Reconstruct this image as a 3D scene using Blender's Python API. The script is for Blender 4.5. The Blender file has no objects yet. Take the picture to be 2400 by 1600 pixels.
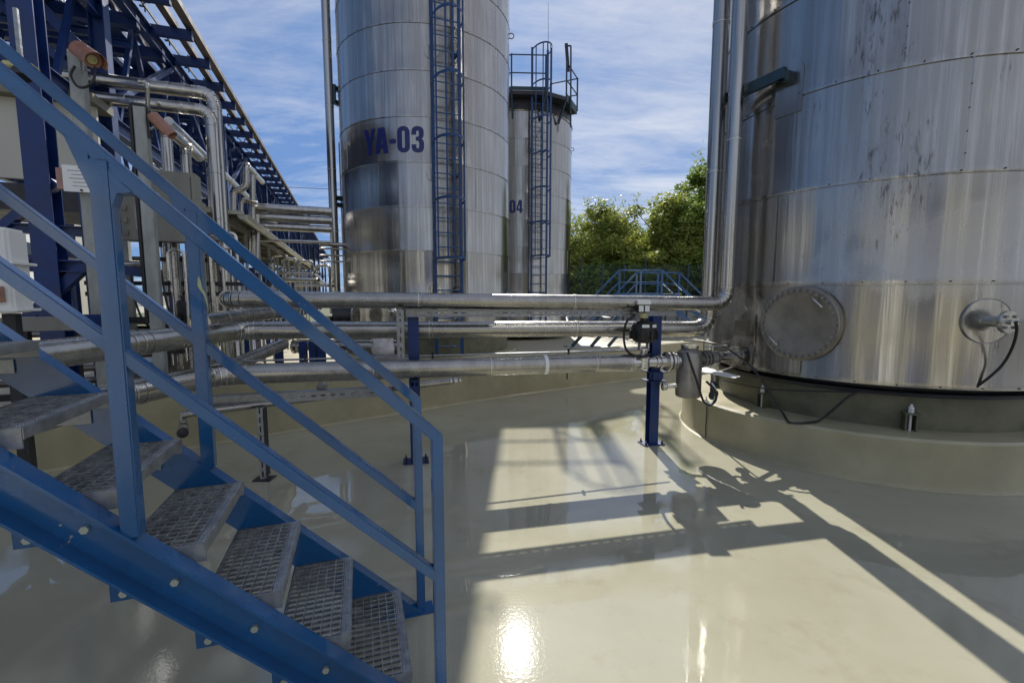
import bpy, bmesh, math, random
from mathutils import Vector, Matrix, noise
random.seed(7)
PI = math.pi
R = math.radians
C = bpy.context.scene.collection
S = bpy.context.scene

# ------------------------------------------------------------------ camera, sky, sun, exposure
EYE = 1.6
FPX = 1072.0
TILT = 0.10
cam_d = bpy.data.cameras.new('camera')
cam = bpy.data.objects.new('camera', cam_d)
C.objects.link(cam)
cam.location = (0, 0, EYE)
cam.rotation_euler = (PI/2-TILT, 0, 0)
cam_d.sensor_width = 36
cam_d.lens = FPX/2400*36
cam_d.clip_start = 0.05
cam_d.clip_end = 3000
S.camera = cam

SUN_EL, SUN_AZ = R(39.6), R(0.7)
S.view_settings.view_transform = 'Standard'
S.view_settings.look = 'None'
S.view_settings.gamma = 1
S.view_settings.use_curve_mapping = False
S.view_settings.exposure = 0.5
w = bpy.data.worlds.new('World')
S.world = w
w.use_nodes = True
nt = w.node_tree
nt.nodes.clear()


def nd(tree, kind, **kw):
    n = tree.nodes.new(kind)
    for k, v in kw.items():
        if hasattr(n, k):
            setattr(n, k, v)
        else:
            n.inputs[k].default_value = v
    return n


out = nd(nt, 'ShaderNodeOutputWorld')
bg = nd(nt, 'ShaderNodeBackground')
bg.inputs['Strength'].default_value = 0.15
sky = nd(nt, 'ShaderNodeTexSky')
sky.sky_type = 'NISHITA'
sky.sun_disc = False
sky.sun_elevation = SUN_EL
sky.sun_rotation = SUN_AZ
sky.air_density = 1.0
sky.dust_density = 0.3
sky.ozone_density = 2.2
tc = nd(nt, 'ShaderNodeTexCoord')
sep = nd(nt, 'ShaderNodeSeparateXYZ')
nt.links.new(tc.outputs['Generated'], sep.inputs[0])
zz = nd(nt, 'ShaderNodeMath', operation='MAXIMUM'); zz.inputs[1].default_value = 0.0
nt.links.new(sep.outputs[2], zz.inputs[0])
zp = nd(nt, 'ShaderNodeMath', operation='ADD'); zp.inputs[1].default_value = 0.13
nt.links.new(zz.outputs[0], zp.inputs[0])
dx = nd(nt, 'ShaderNodeMath', operation='DIVIDE'); dy = nd(nt, 'ShaderNodeMath', operation='DIVIDE')
nt.links.new(sep.outputs[0], dx.inputs[0]); nt.links.new(zp.outputs[0], dx.inputs[1])
nt.links.new(sep.outputs[1], dy.inputs[0]); nt.links.new(zp.outputs[0], dy.inputs[1])
cmb = nd(nt, 'ShaderNodeCombineXYZ')
nt.links.new(dx.outputs[0], cmb.inputs[0]); nt.links.new(dy.outputs[0], cmb.inputs[1])
mp = nd(nt, 'ShaderNodeMapping')
mp.inputs['Rotation'].default_value = (0, 0, R(-28))
mp.inputs['Scale'].default_value = (1.0, 2.3, 1)
mp.inputs['Location'].default_value = (2.3, 0.7, 0)
nt.links.new(cmb.outputs[0], mp.inputs[0])
n1 = nd(nt, 'ShaderNodeTexNoise'); n1.inputs['Scale'].default_value = 1.15; n1.inputs['Detail'].default_value = 10
n1.inputs['Roughness'].default_value = 0.62; n1.inputs['Distortion'].default_value = 0.5
nt.links.new(mp.outputs[0], n1.inputs['Vector'])
n2 = nd(nt, 'ShaderNodeTexNoise'); n2.inputs['Scale'].default_value = 7; n2.inputs['Detail'].default_value = 8
n2.inputs['Roughness'].default_value = 0.7
nt.links.new(mp.outputs[0], n2.inputs['Vector'])
# wisps thicker east, clearer over the rack; cloud added behind viewer to brighten fill
sdot = nd(nt, 'ShaderNodeVectorMath', operation='DOT_PRODUCT'); sdot.inputs[1].default_value = (0.30, -0.10, 0.0)
nt.links.new(tc.outputs['Generated'], sdot.inputs[0])
side = nd(nt, 'ShaderNodeMath', operation='ADD'); side.inputs[1].default_value = 0.14
nt.links.new(sdot.outputs['Value'], side.inputs[0])
ad = nd(nt, 'ShaderNodeMath', operation='ADD')
nt.links.new(n1.outputs[0], ad.inputs[0]); nt.links.new(side.outputs[0], ad.inputs[1])
m2 = nd(nt, 'ShaderNodeMath', operation='MULTIPLY_ADD'); m2.inputs[1].default_value = 0.28
nt.links.new(n2.outputs[0], m2.inputs[0]); nt.links.new(ad.outputs[0], m2.inputs[2])
rmp = nd(nt, 'ShaderNodeValToRGB')
rmp.color_ramp.elements[0].position = 0.50; rmp.color_ramp.elements[0].color = (0, 0, 0, 1)
rmp.color_ramp.elements[1].position = 0.98; rmp.color_ramp.elements[1].color = (0.95, 0.95, 0.95, 1)
nt.links.new(m2.outputs[0], rmp.inputs[0])
mixc = nd(nt, 'ShaderNodeMix', data_type='RGBA')
nt.links.new(rmp.outputs[0], mixc.inputs[0])
tint = nd(nt, 'ShaderNodeMix', data_type='RGBA', blend_type='MULTIPLY')
tint.inputs[0].default_value = 1
tint.inputs[7].default_value = (1.12, 1.12, 1.10, 1)
# soft shoulder so that the whole sky keeps its blue, as the photograph's exposure does
KS = (0.95, 1.85, 4.3)
kadd = nd(nt, 'ShaderNodeVectorMath', operation='ADD'); kadd.inputs[1].default_value = KS
kmul = nd(nt, 'ShaderNodeVectorMath', operation='MULTIPLY'); kmul.inputs[1].default_value = KS
kdiv = nd(nt, 'ShaderNodeVectorMath', operation='DIVIDE')
nt.links.new(sky.outputs[0], kadd.inputs[0]); nt.links.new(sky.outputs[0], kmul.inputs[0])
nt.links.new(kmul.outputs[0], kdiv.inputs[0]); nt.links.new(kadd.outputs[0], kdiv.inputs[1])
nt.links.new(kdiv.outputs[0], tint.inputs[6])
nt.links.new(tint.outputs[2], mixc.inputs[6])
cglow = nd(nt, 'ShaderNodeVectorMath', operation='MULTIPLY_ADD')
cglow.inputs[1].default_value = (0.16, 0.15, 0.12); cglow.inputs[2].default_value = (2.55, 2.62, 3.05)
nt.links.new(sky.outputs[0], cglow.inputs[0]); nt.links.new(cglow.outputs[0], mixc.inputs[7])
nt.links.new(mixc.outputs[2], bg.inputs[0])
nt.links.new(bg.outputs[0], out.inputs[0])

sd = bpy.data.lights.new('sun', 'SUN')
sd.energy = 5.0
sd.angle = R(0.5)
sd.color = (1.0, 0.95, 0.87)
sun = bpy.data.objects.new('sun', sd)
C.objects.link(sun)
sdir = Vector((math.sin(SUN_AZ)*math.cos(SUN_EL), math.cos(SUN_AZ)*math.cos(SUN_EL), math.sin(SUN_EL)))
sun.rotation_euler = sdir.to_track_quat('Z', 'Y').to_euler()
sun.location = (0, 10, 30)

# ------------------------------------------------------------------ measuring helpers (world units: metres)
ct, st = math.cos(TILT), math.sin(TILT)
EX = Vector((math.cos(R(19.3)), math.sin(R(19.3)), 0))     # across the pipe rack
GX = Vector((-math.sin(R(19.3)), math.cos(R(19.3)), 0))    # along the pipe rack


def ray(u, v):
    a = (u-1200)/FPX; b = -(v-800)/FPX
    return Vector((a, ct+b*st, -st+b*ct))


def atz(u, v, z): d = ray(u, v); return Vector((0, 0, EYE))+d*((z-EYE)/d.z)
def aty(u, v, y): d = ray(u, v); return Vector((0, 0, EYE))+d*(y/d.y)
def ats(u, v, s): d = ray(u, v); return Vector((0, 0, EYE))+d*(s/d.dot(GX))
def atl(u, v, L): d = ray(u, v); return Vector((0, 0, EYE))+d*(L/d.dot(EX))


def on_cyl(u, v, c, r):
    d = ray(u, v)
    a = d.x**2+d.y**2; b = -(d.x*c[0]+d.y*c[1]); q = c[0]**2+c[1]**2-r*r
    t = (-b-math.sqrt(max(b*b-a*q, 0)))/a
    return Vector((0, 0, EYE))+d*t


def G(L, s, z): return EX*L+GX*s+Vector((0, 0, z))


# ------------------------------------------------------------------ materials
def mat(name, col, rough=0.5, metal=0.0, var=0.15, scale=(3, 3, 3), bump=0.0, bscale=None, rvar=0.1, col2=None,
        coat=0.0, coat_r=0.1, detail=6, contrast=(0.35, 0.65), spec=0.5, grain=0.0):
    m = bpy.data.materials.new(name)
    m.use_nodes = True
    t = m.node_tree
    p = t.nodes['Principled BSDF']
    p.inputs['Metallic'].default_value = metal
    p.inputs['Coat Weight'].default_value = coat
    p.inputs['Coat Roughness'].default_value = coat_r
    p.inputs['Specular IOR Level'].default_value = spec
    tc = nd(t, 'ShaderNodeTexCoord')
    geo = nd(t, 'ShaderNodeNewGeometry')
    mp = nd(t, 'ShaderNodeMapping'); mp.inputs['Scale'].default_value = scale
    t.links.new(geo.outputs['Position'], mp.inputs[0])
    n = nd(t, 'ShaderNodeTexNoise'); n.inputs['Scale'].default_value = 1; n.inputs['Detail'].default_value = detail
    n.inputs['Roughness'].default_value = 0.6
    t.links.new(mp.outputs[0], n.inputs['Vector'])
    rp = nd(t, 'ShaderNodeValToRGB')
    rp.color_ramp.elements[0].position, rp.color_ramp.elements[1].position = contrast
    c2 = col2 or tuple(min(1, c*(1+var)) for c in col)
    c1 = tuple(c*(1-var) for c in col) if col2 is None else col
    rp.color_ramp.elements[0].color = (*c1, 1); rp.color_ramp.elements[1].color = (*c2, 1)
    t.links.new(n.outputs[0], rp.inputs[0])
    t.links.new(rp.outputs[0], p.inputs['Base Color'])
    rr = nd(t, 'ShaderNodeMapRange'); rr.inputs[1].default_value = 0.3; rr.inputs[2].default_value = 0.7
    rr.inputs[3].default_value = max(0.02, rough-rvar); rr.inputs[4].default_value = min(1, rough+rvar)
    t.links.new(n.outputs[0], rr.inputs[0])
    t.links.new(rr.outputs[0], p.inputs['Roughness'])
    if bump:
        mb = nd(t, 'ShaderNodeMapping'); mb.inputs['Scale'].default_value = bscale or scale
        t.links.new(geo.outputs['Position'], mb.inputs[0])
        nb = nd(t, 'ShaderNodeTexNoise'); nb.inputs['Scale'].default_value = 1; nb.inputs['Detail'].default_value = 3
        t.links.new(mb.outputs[0], nb.inputs['Vector'])
        bp = nd(t, 'ShaderNodeBump'); bp.inputs['Distance'].default_value = bump; bp.inputs['Strength'].default_value = 1
        t.links.new(nb.outputs[0], bp.inputs['Height'])
        t.links.new(bp.outputs[0], p.inputs['Normal'])
    return m


def tank_mat(name, base, rough, patches=False, bfreq=9.0, bamp=0.0045):
    """cladding sheet: metal with vertical streaks and soft buckles"""
    m = bpy.data.materials.new(name)
    m.use_nodes = True
    t = m.node_tree
    p = t.nodes['Principled BSDF']
    geo = nd(t, 'ShaderNodeNewGeometry')
    oi = nd(t, 'ShaderNodeObjectInfo')

    def nz(scale, detail=5, rough_=0.6, off=True):
        mp = nd(t, 'ShaderNodeMapping'); mp.inputs['Scale'].default_value = scale
        t.links.new(geo.outputs['Position'], mp.inputs[0])
        if off:
            mu = nd(t, 'ShaderNodeMath', operation='MULTIPLY'); mu.inputs[1].default_value = 0.8
            t.links.new(oi.outputs['Random'], mu.inputs[0])
            cb = nd(t, 'ShaderNodeCombineXYZ')
            t.links.new(mu.outputs[0], cb.inputs[2])
            t.links.new(cb.outputs[0], mp.inputs['Location'])
        n = nd(t, 'ShaderNodeTexNoise'); n.inputs['Scale'].default_value = 1
        n.inputs['Detail'].default_value = detail; n.inputs['Roughness'].default_value = rough_
        t.links.new(mp.outputs[0], n.inputs['Vector'])
        return n.outputs[0]
    streak = nz((16, 16, 0.35), 6, 0.65)
    fine = nz((60, 60, 1.6), 4, 0.6)
    broad = nz((2.2, 2.2, 0.9), 4)
    cr = nd(t, 'ShaderNodeValToRGB')
    cr.color_ramp.elements[0].position = 0.42; cr.color_ramp.elements[1].position = 0.64
    cr.color_ramp.elements[0].color = (base*0.74, base*0.72, base*0.68, 1)
    cr.color_ramp.elements[1].color = (base*1.20, base*1.18, base*1.14, 1)
    mx = nd(t, 'ShaderNodeMath', operation='MULTIPLY_ADD'); mx.inputs[1].default_value = 0.55
    t.links.new(streak, mx.inputs[0])
    my = nd(t, 'ShaderNodeMath', operation='MULTIPLY_ADD'); my.inputs[1].default_value = 0.16
    t.links.new(fine, my.inputs[0])
    mz = nd(t, 'ShaderNodeMath', operation='MULTIPLY'); mz.inputs[1].default_value = 0.2
    t.links.new(broad, mz.inputs[0]); t.links.new(mz.outputs[0], my.inputs[2])
    t.links.new(my.outputs[0], mx.inputs[2])
    t.links.new(mx.outputs[0], cr.inputs[0])
    colour = cr.outputs[0]
    rr = nd(t, 'ShaderNodeMapRange'); rr.inputs[1].default_value = 0.3; rr.inputs[2].default_value = 0.7
    rr.inputs[3].default_value = rough+0.10; rr.inputs[4].default_value = rough-0.05
    t.links.new(mx.outputs[0], rr.inputs[0])
    rough_o = rr.outputs[0]
    p.inputs['Metallic'].default_value = 0.97
    if patches:
        pt = nz((1.1, 1.1, 0.8), 3, 0.5, off=False)
        pr = nd(t, 'ShaderNodeValToRGB')
        pr.color_ramp.elements[0].position = 0.50; pr.color_ramp.elements[1].position = 0.54
        t.links.new(pt, pr.inputs[0])
        # dull oxide film: paler, rougher, only low on the tank
        sp = nd(t, 'ShaderNodeSeparateXYZ'); t.links.new(geo.outputs['Position'], sp.inputs[0])
        zr = nd(t, 'ShaderNodeMapRange'); zr.inputs[1].default_value = 2.9; zr.inputs[2].default_value = 2.1
        t.links.new(sp.outputs[2], zr.inputs[0])
        pr2 = nd(t, 'ShaderNodeMath', operation='MULTIPLY'); pr2.inputs[1].default_value = 0.55; t.links.new(pr.outputs[0], pr2.inputs[0])
        pm = nd(t, 'ShaderNodeMath', operation='MULTIPLY'); t.links.new(pr2.outputs[0], pm.inputs[0]); t.links.new(zr.outputs[0], pm.inputs[1])
        # dark flaking marks
        fl = nz((26, 26, 4.5), 6, 0.75, off=False)
        fl2 = nz((2.4, 2.4, 0.7), 2, 0.5, off=False)
        fr = nd(t, 'ShaderNodeMath', operation='ADD'); t.links.new(fl, fr.inputs[0]); t.links.new(fl2, fr.inputs[1])
        fp = nd(t, 'ShaderNodeValToRGB'); fp.color_ramp.elements[0].position = 0.60; fp.color_ramp.elements[1].position = 0.66
        hf = nd(t, 'ShaderNodeMath', operation='MULTIPLY'); hf.inputs[1].default_value = 0.5
        t.links.new(fr.outputs[0], hf.inputs[0]); t.links.new(hf.outputs[0], fp.inputs[0])
        m1 = nd(t, 'ShaderNodeMix', data_type='RGBA'); t.links.new(pm.outputs[0], m1.inputs[0]); t.links.new(colour, m1.inputs[6])
        m1.inputs[7].default_value = (0.47, 0.47, 0.46, 1)
        m2_ = nd(t, 'ShaderNodeMix', data_type='RGBA'); t.links.new(fp.outputs[0], m2_.inputs[0]); t.links.new(m1.outputs[2], m2_.inputs[6])
        m2_.inputs[7].default_value = (0.12, 0.105, 0.095, 1)
        colour = m2_.outputs[2]
        ra = nd(t, 'ShaderNodeMath', operation='MULTIPLY_ADD'); ra.inputs[1].default_value = 0.12
        t.links.new(pm.outputs[0], ra.inputs[0]); t.links.new(rough_o, ra.inputs[2]); rough_o = ra.outputs[0]
        mm = nd(t, 'ShaderNodeMath', operation='MULTIPLY_ADD'); mm.inputs[1].default_value = -0.3; mm.inputs[2].default_value = 0.95
        t.links.new(pm.outputs[0], mm.inputs[0]); t.links.new(mm.outputs[0], p.inputs['Metallic'])
    t.links.new(colour, p.inputs['Base Color'])
    t.links.new(rough_o, p.inputs['Roughness'])
    buck = nz((bfreq, bfreq, 0.30), 3, 0.5)
    b1 = nd(t, 'ShaderNodeBump'); b1.inputs['Distance'].default_value = bamp; t.links.new(buck, b1.inputs['Height'])
    b2 = nd(t, 'ShaderNodeBump'); b2.inputs['Distance'].default_value = 0.0002; t.links.new(fine, b2.inputs['Height'])
    t.links.new(b1.outputs[0], b2.inputs['Normal'])
    t.links.new(b2.outputs[0], p.inputs['Normal'])
    return m


def floor_mat():
    m = bpy.data.materials.new('wet_coated_floor')
    m.use_nodes = True
    t = m.node_tree
    p = t.nodes['Principled BSDF']
    geo = nd(t, 'ShaderNodeNewGeometry')

    def nz(scale, detail=5, r_=0.6):
        mp = nd(t, 'ShaderNodeMapping'); mp.inputs['Scale'].default_value = scale
        t.links.new(geo.outputs['Position'], mp.inputs[0])
        n = nd(t, 'ShaderNodeTexNoise'); n.inputs['Scale'].default_value = 1
        n.inputs['Detail'].default_value = detail; n.inputs['Roughness'].default_value = r_
        t.links.new(mp.outputs[0], n.inputs['Vector'])
        return n.outputs[0]
    a = nz((0.7, 0.7, 0.7), 8)
    cr = nd(t, 'ShaderNodeValToRGB')
    cr.color_ramp.elements[0].position = 0.3; cr.color_ramp.elements[1].position = 0.7
    cr.color_ramp.elements[0].color = (0.318, 0.304, 0.218, 1)
    cr.color_ramp.elements[1].color = (0.40, 0.388, 0.295, 1)
    t.links.new(a, cr.inputs[0])
    # small scuffs and specks
    s = nz((38, 38, 38), 2)
    sr = nd(t, 'ShaderNodeValToRGB'); sr.color_ramp.elements[0].position = 0.72; sr.color_ramp.elements[1].position = 0.78
    sr.color_ramp.elements[1].color = (0.6, 0.6, 0.6, 1)
    t.links.new(s, sr.inputs[0])
    mx = nd(t, 'ShaderNodeMix', data_type='RGBA'); t.links.new(sr.outputs[0], mx.inputs[0]); t.links.new(cr.outputs[0], mx.inputs[6])
    mx.inputs[7].default_value = (0.22, 0.19, 0.12, 1)
    d1 = nz((2.3, 2.3, 2.3), 9, 0.72)
    dr = nd(t, 'ShaderNodeValToRGB'); dr.color_ramp.elements[0].position = 0.54; dr.color_ramp.elements[1].position = 0.74
    dr.color_ramp.elements[1].color = (0.55, 0.55, 0.55, 1)
    t.links.new(d1, dr.inputs[0])
    mx2 = nd(t, 'ShaderNodeMix', data_type='RGBA'); t.links.new(dr.outputs[0], mx2.inputs[0]); t.links.new(mx.outputs[2], mx2.inputs[6])
    mx2.inputs[7].default_value = (0.25, 0.215, 0.13, 1)
    t.links.new(mx2.outputs[2], p.inputs['Base Color'])
    p.inputs['Roughness'].default_value = 0.10
    p.inputs['Specular IOR Level'].default_value = 0.006
    wet = nz((0.55, 0.8, 1), 4, 0.5)
    wr = nd(t, 'ShaderNodeMapRange'); wr.inputs[1].default_value = 0.455; wr.inputs[2].default_value = 0.475
    wr.inputs[3].default_value = 0.045; wr.inputs[4].default_value = 0.003
    t.links.new(wet, wr.inputs[0])
    p.inputs['Coat Weight'].default_value = 1.0
    p.inputs['Coat IOR'].default_value = 1.72
    t.links.new(wr.outputs[0], p.inputs['Coat Roughness'])
    # long gentle waves in the poured coating, drops where it is thin
    b = nz((1.6, 1.6, 1.6), 2, 0.4)
    b_ = nd(t, 'ShaderNodeBump'); b_.inputs['Distance'].default_value = 0.004; t.links.new(b, b_.inputs['Height'])
    f = nz((55, 55, 55), 3, 0.6)
    amp = nd(t, 'ShaderNodeMapRange'); amp.inputs[1].default_value = 0.45; amp.inputs[2].default_value = 0.48
    amp.inputs[3].default_value = 0.40; amp.inputs[4].default_value = 0.025
    t.links.new(wet, amp.inputs[0])
    f_ = nd(t, 'ShaderNodeBump'); f_.inputs['Distance'].default_value = 0.0009; t.links.new(f, f_.inputs['Height'])
    t.links.new(amp.outputs[0], f_.inputs['Strength']); t.links.new(b_.outputs[0], f_.inputs['Normal'])
    t.links.new(f_.outputs[0], p.inputs['Coat Normal'])
    g_ = nd(t, 'ShaderNodeBump'); g_.inputs['Distance'].default_value = 0.00035; t.links.new(f, g_.inputs['Height'])
    t.links.new(g_.outputs[0], p.inputs['Normal'])
    return m


def leaf_mat(name, c1, c2, c3):
    m = bpy.data.materials.new(name)
    m.use_nodes = True
    t = m.node_tree
    p = t.nodes['Principled BSDF']
    geo = nd(t, 'ShaderNodeNewGeometry')
    n = nd(t, 'ShaderNodeTexNoise'); n.inputs['Scale'].default_value = 1.3; n.inputs['Detail'].default_value = 8
    n.inputs['Roughness'].default_value = 0.75
    t.links.new(geo.outputs['Position'], n.inputs['Vector'])
    r_ = nd(t, 'ShaderNodeValToRGB')
    e = r_.color_ramp.elements
    e[0].position = 0.35; e[0].color = (*c1, 1); e[1].position = 0.68; e[1].color = (*c3, 1)
    k = e.new(0.5); k.color = (*c2, 1)
    t.links.new(n.outputs[0], r_.inputs[0])
    t.links.new(r_.outputs[0], p.inputs['Base Color'])
    p.inputs['Roughness'].default_value = 0.5
    tr = nd(t, 'ShaderNodeBsdfTranslucent'); t.links.new(r_.outputs[0], tr.inputs[0])
    ms = nd(t, 'ShaderNodeMixShader'); ms.inputs[0].default_value = 0.45
    t.links.new(p.outputs[0], ms.inputs[1]); t.links.new(tr.outputs[0], ms.inputs[2])
    t.links.new(ms.outputs[0], t.nodes['Material Output'].inputs[0])
    return m


M = {}
M['blue'] = mat('blue_paint', (0.004, 0.080, 0.235), 0.25, 0, 0.14, (4, 4, 4), 0.0004, (60, 60, 60), 0.05, coat=0.6, coat_r=0.08, spec=0.5)
def add_chips(m, col=(0.33, 0.31, 0.24)):
    t = m.node_tree; p = t.nodes['Principled BSDF']
    old = p.inputs['Base Color'].links[0].from_socket
    geo = nd(t, 'ShaderNodeNewGeometry')
    a = nd(t, 'ShaderNodeTexNoise'); a.inputs['Scale'].default_value = 28; a.inputs['Detail'].default_value = 4
    b = nd(t, 'ShaderNodeTexNoise'); b.inputs['Scale'].default_value = 2.7; b.inputs['Detail'].default_value = 3
    t.links.new(geo.outputs['Position'], a.inputs['Vector']); t.links.new(geo.outputs['Position'], b.inputs['Vector'])
    ad_ = nd(t, 'ShaderNodeMath', operation='MULTIPLY_ADD'); ad_.inputs[1].default_value = 0.7
    t.links.new(b.outputs[0], ad_.inputs[0]); t.links.new(a.outputs[0], ad_.inputs[2])
    r_ = nd(t, 'ShaderNodeValToRGB'); r_.color_ramp.elements[0].position = 0.0; r_.color_ramp.elements[1].position = 1.0
    mr = nd(t, 'ShaderNodeMapRange'); mr.inputs[1].default_value = 1.185; mr.inputs[2].default_value = 1.195
    t.links.new(ad_.outputs[0], mr.inputs[0])
    mx = nd(t, 'ShaderNodeMix', data_type='RGBA'); t.links.new(mr.outputs[0], mx.inputs[0]); t.links.new(old, mx.inputs[6]); mx.inputs[7].default_value = (*col, 1)
    t.links.new(mx.outputs[2], p.inputs['Base Color'])


add_chips(M['blue'])
M['rackblue'] = mat('rack_blue_paint', (0.002, 0.024, 0.125), 0.42, 0, 0.25, (3, 3, 3))
M['ladder'] = mat('ladder_paint', (0.006, 0.045, 0.16), 0.42, 0, 0.15, (5, 5, 5))
M['blue_dull'] = mat('weathered_blue_paint', (0.016, 0.045, 0.07), 0.5, 0, 0.2, (8, 8, 8))
M['galv'] = mat('galvanised_steel', (0.29, 0.305, 0.32), 0.42, 0.75, 0.22, (22, 22, 22), 0.0003, (60, 60, 60), 0.1)
M['boltm'] = mat('zinc_bolt', (0.42, 0.46, 0.40), 0.45, 0.3, 0.1)
M['grate'] = mat('galvanised_grating', (0.32, 0.33, 0.33), 0.5, 0.6, 0.35, (35, 35, 35), 0.001, (90, 90, 90), 0.12)
M['post'] = mat('grey_steel_post', (0.30, 0.32, 0.31), 0.55, 0.25, 0.25, (9, 9, 3))
M['clad'] = mat('aluminium_pipe_cladding', (0.36, 0.35, 0.325), 0.27, 0.95, 0.14, (9, 9, 9), 0.0006, (70, 30, 24), 0.06)
M['seam'] = mat('lap_seam', (0.62, 0.60, 0.54), 0.35, 0.7, 0.05)
M['cladv'] = mat('upright_pipe_cladding', (0.40, 0.39, 0.37), 0.22, 0.96, 0.18, (30, 30, 0.8), 0.0016, (26, 26, 0.5), 0.05)
M['clads'] = mat('smooth_pipe_cladding', (0.42, 0.41, 0.39), 0.22, 0.97, 0.15, (14, 14, 3), 0.001, (22, 22, 4), 0.05)
M['stain'] = mat('brushed_stainless', (0.55, 0.54, 0.51), 0.28, 0.95, 0.15, (14, 14, 14), 0.0004, (50, 50, 50), 0.08)
M['cast'] = mat('dull_stainless', (0.30, 0.285, 0.265), 0.42, 0.8, 0.2, (11, 11, 11), 0.0006, (60, 60, 60), 0.08)
M['lid'] = mat('manhole_steel', (0.26, 0.24, 0.205), 0.46, 0.75, 0.2, (7, 7, 7), 0.0005, (80, 80, 80), 0.08)
M['tank_a'] = tank_mat('large_tank_cladding', 0.41, 0.18, patches=True, bfreq=7.0, bamp=0.006)
M['tank_b'] = tank_mat('far_tank_cladding', 0.42, 0.15, bfreq=11.0, bamp=0.005)
M['floor'] = floor_mat()
M['beige'] = mat('beige_coated_concrete', (0.355, 0.325, 0.205), 0.45, 0, 0.12, (2.6, 2.6, 2.4), 0.003, (9, 9, 9), 0.08, coat=0.25, coat_r=0.22)
M['skirt'] = mat('olive_grey_skirt', (0.125, 0.125, 0.08), 0.5, 0.05, 0.25, (5, 5, 5))
M['black'] = mat('black_rubber', (0.012, 0.012, 0.013), 0.45, 0, 0.3)
M['dark'] = mat('dark_steel', (0.03, 0.032, 0.04), 0.45, 0.3, 0.3, (6, 6, 6))
M['white'] = mat('white_paint', (0.78, 0.79, 0.77), 0.4, 0, 0.05)
M['cream'] = mat('cream_panel', (0.50, 0.49, 0.43), 0.5, 0, 0.08, (1.5, 1.5, 0.5))
M['greybox'] = mat('grey_enclosure', (0.25, 0.25, 0.22), 0.5, 0, 0.1, (6, 6, 2))
M['roof'] = mat('ribbed_roof_sheet', (0.19, 0.18, 0.13), 0.5, 0.1, 0.15, (3, 3, 3))
M['gutter'] = mat('pale_gutter', (0.45, 0.45, 0.38), 0.4, 0.3, 0.1)
M['orange'] = mat('faded_orange_enamel', (0.30, 0.14, 0.095), 0.45, 0, 0.25, (14, 14, 14), coat=0.15)
M['red'] = mat('red_paint', (0.5, 0.03, 0.02), 0.4)
M['yellow'] = mat('yellow_print', (0.75, 0.68, 0.08), 0.45, 0, 0.03)
M['paleyellow'] = mat('faded_yellow_plastic', (0.5, 0.47, 0.22), 0.5, 0, 0.1)
M['ink'] = mat('dark_blue_lettering', (0.004, 0.012, 0.13), 0.35, 0, 0.05)
M['text'] = mat('grey_print', (0.22, 0.23, 0.27), 0.5)
M['bark'] = mat('bark', (0.10, 0.075, 0.05), 0.9, 0, 0.3, (12, 12, 3), 0.02, (14, 14, 4))
M['leaf'] = leaf_mat('green_leaves', (0.095, 0.155, 0.03), (0.20, 0.28, 0.05), (0.38, 0.42, 0.09))
M['leafy'] = leaf_mat('yellowing_leaves', (0.13, 0.175, 0.035), (0.28, 0.32, 0.06), (0.48, 0.48, 0.12))
M['earth'] = mat('grassy_earth', (0.06, 0.075, 0.03), 0.9, 0, 0.4, (1.2, 1.2, 1.2), 0.05, (5, 5, 5))
M['asph'] = mat('grey_yard', (0.11, 0.11, 0.10), 0.8, 0, 0.2, (2, 2, 2))
M['conc'] = mat('grey_concrete', (0.28, 0.28, 0.26), 0.8, 0, 0.2, (3, 3, 1.2), 0.004, (12, 12, 12))
M['bag'] = mat('white_plastic_sack', (0.6, 0.6, 0.62), 0.4, 0, 0.15, (20, 20, 20), 0.01, (25, 25, 25))
M['glass'] = mat('dark_window', (0.03, 0.04, 0.05), 0.08, 0, 0.1)

# ------------------------------------------------------------------ mesh building
WORLD = {}


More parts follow.
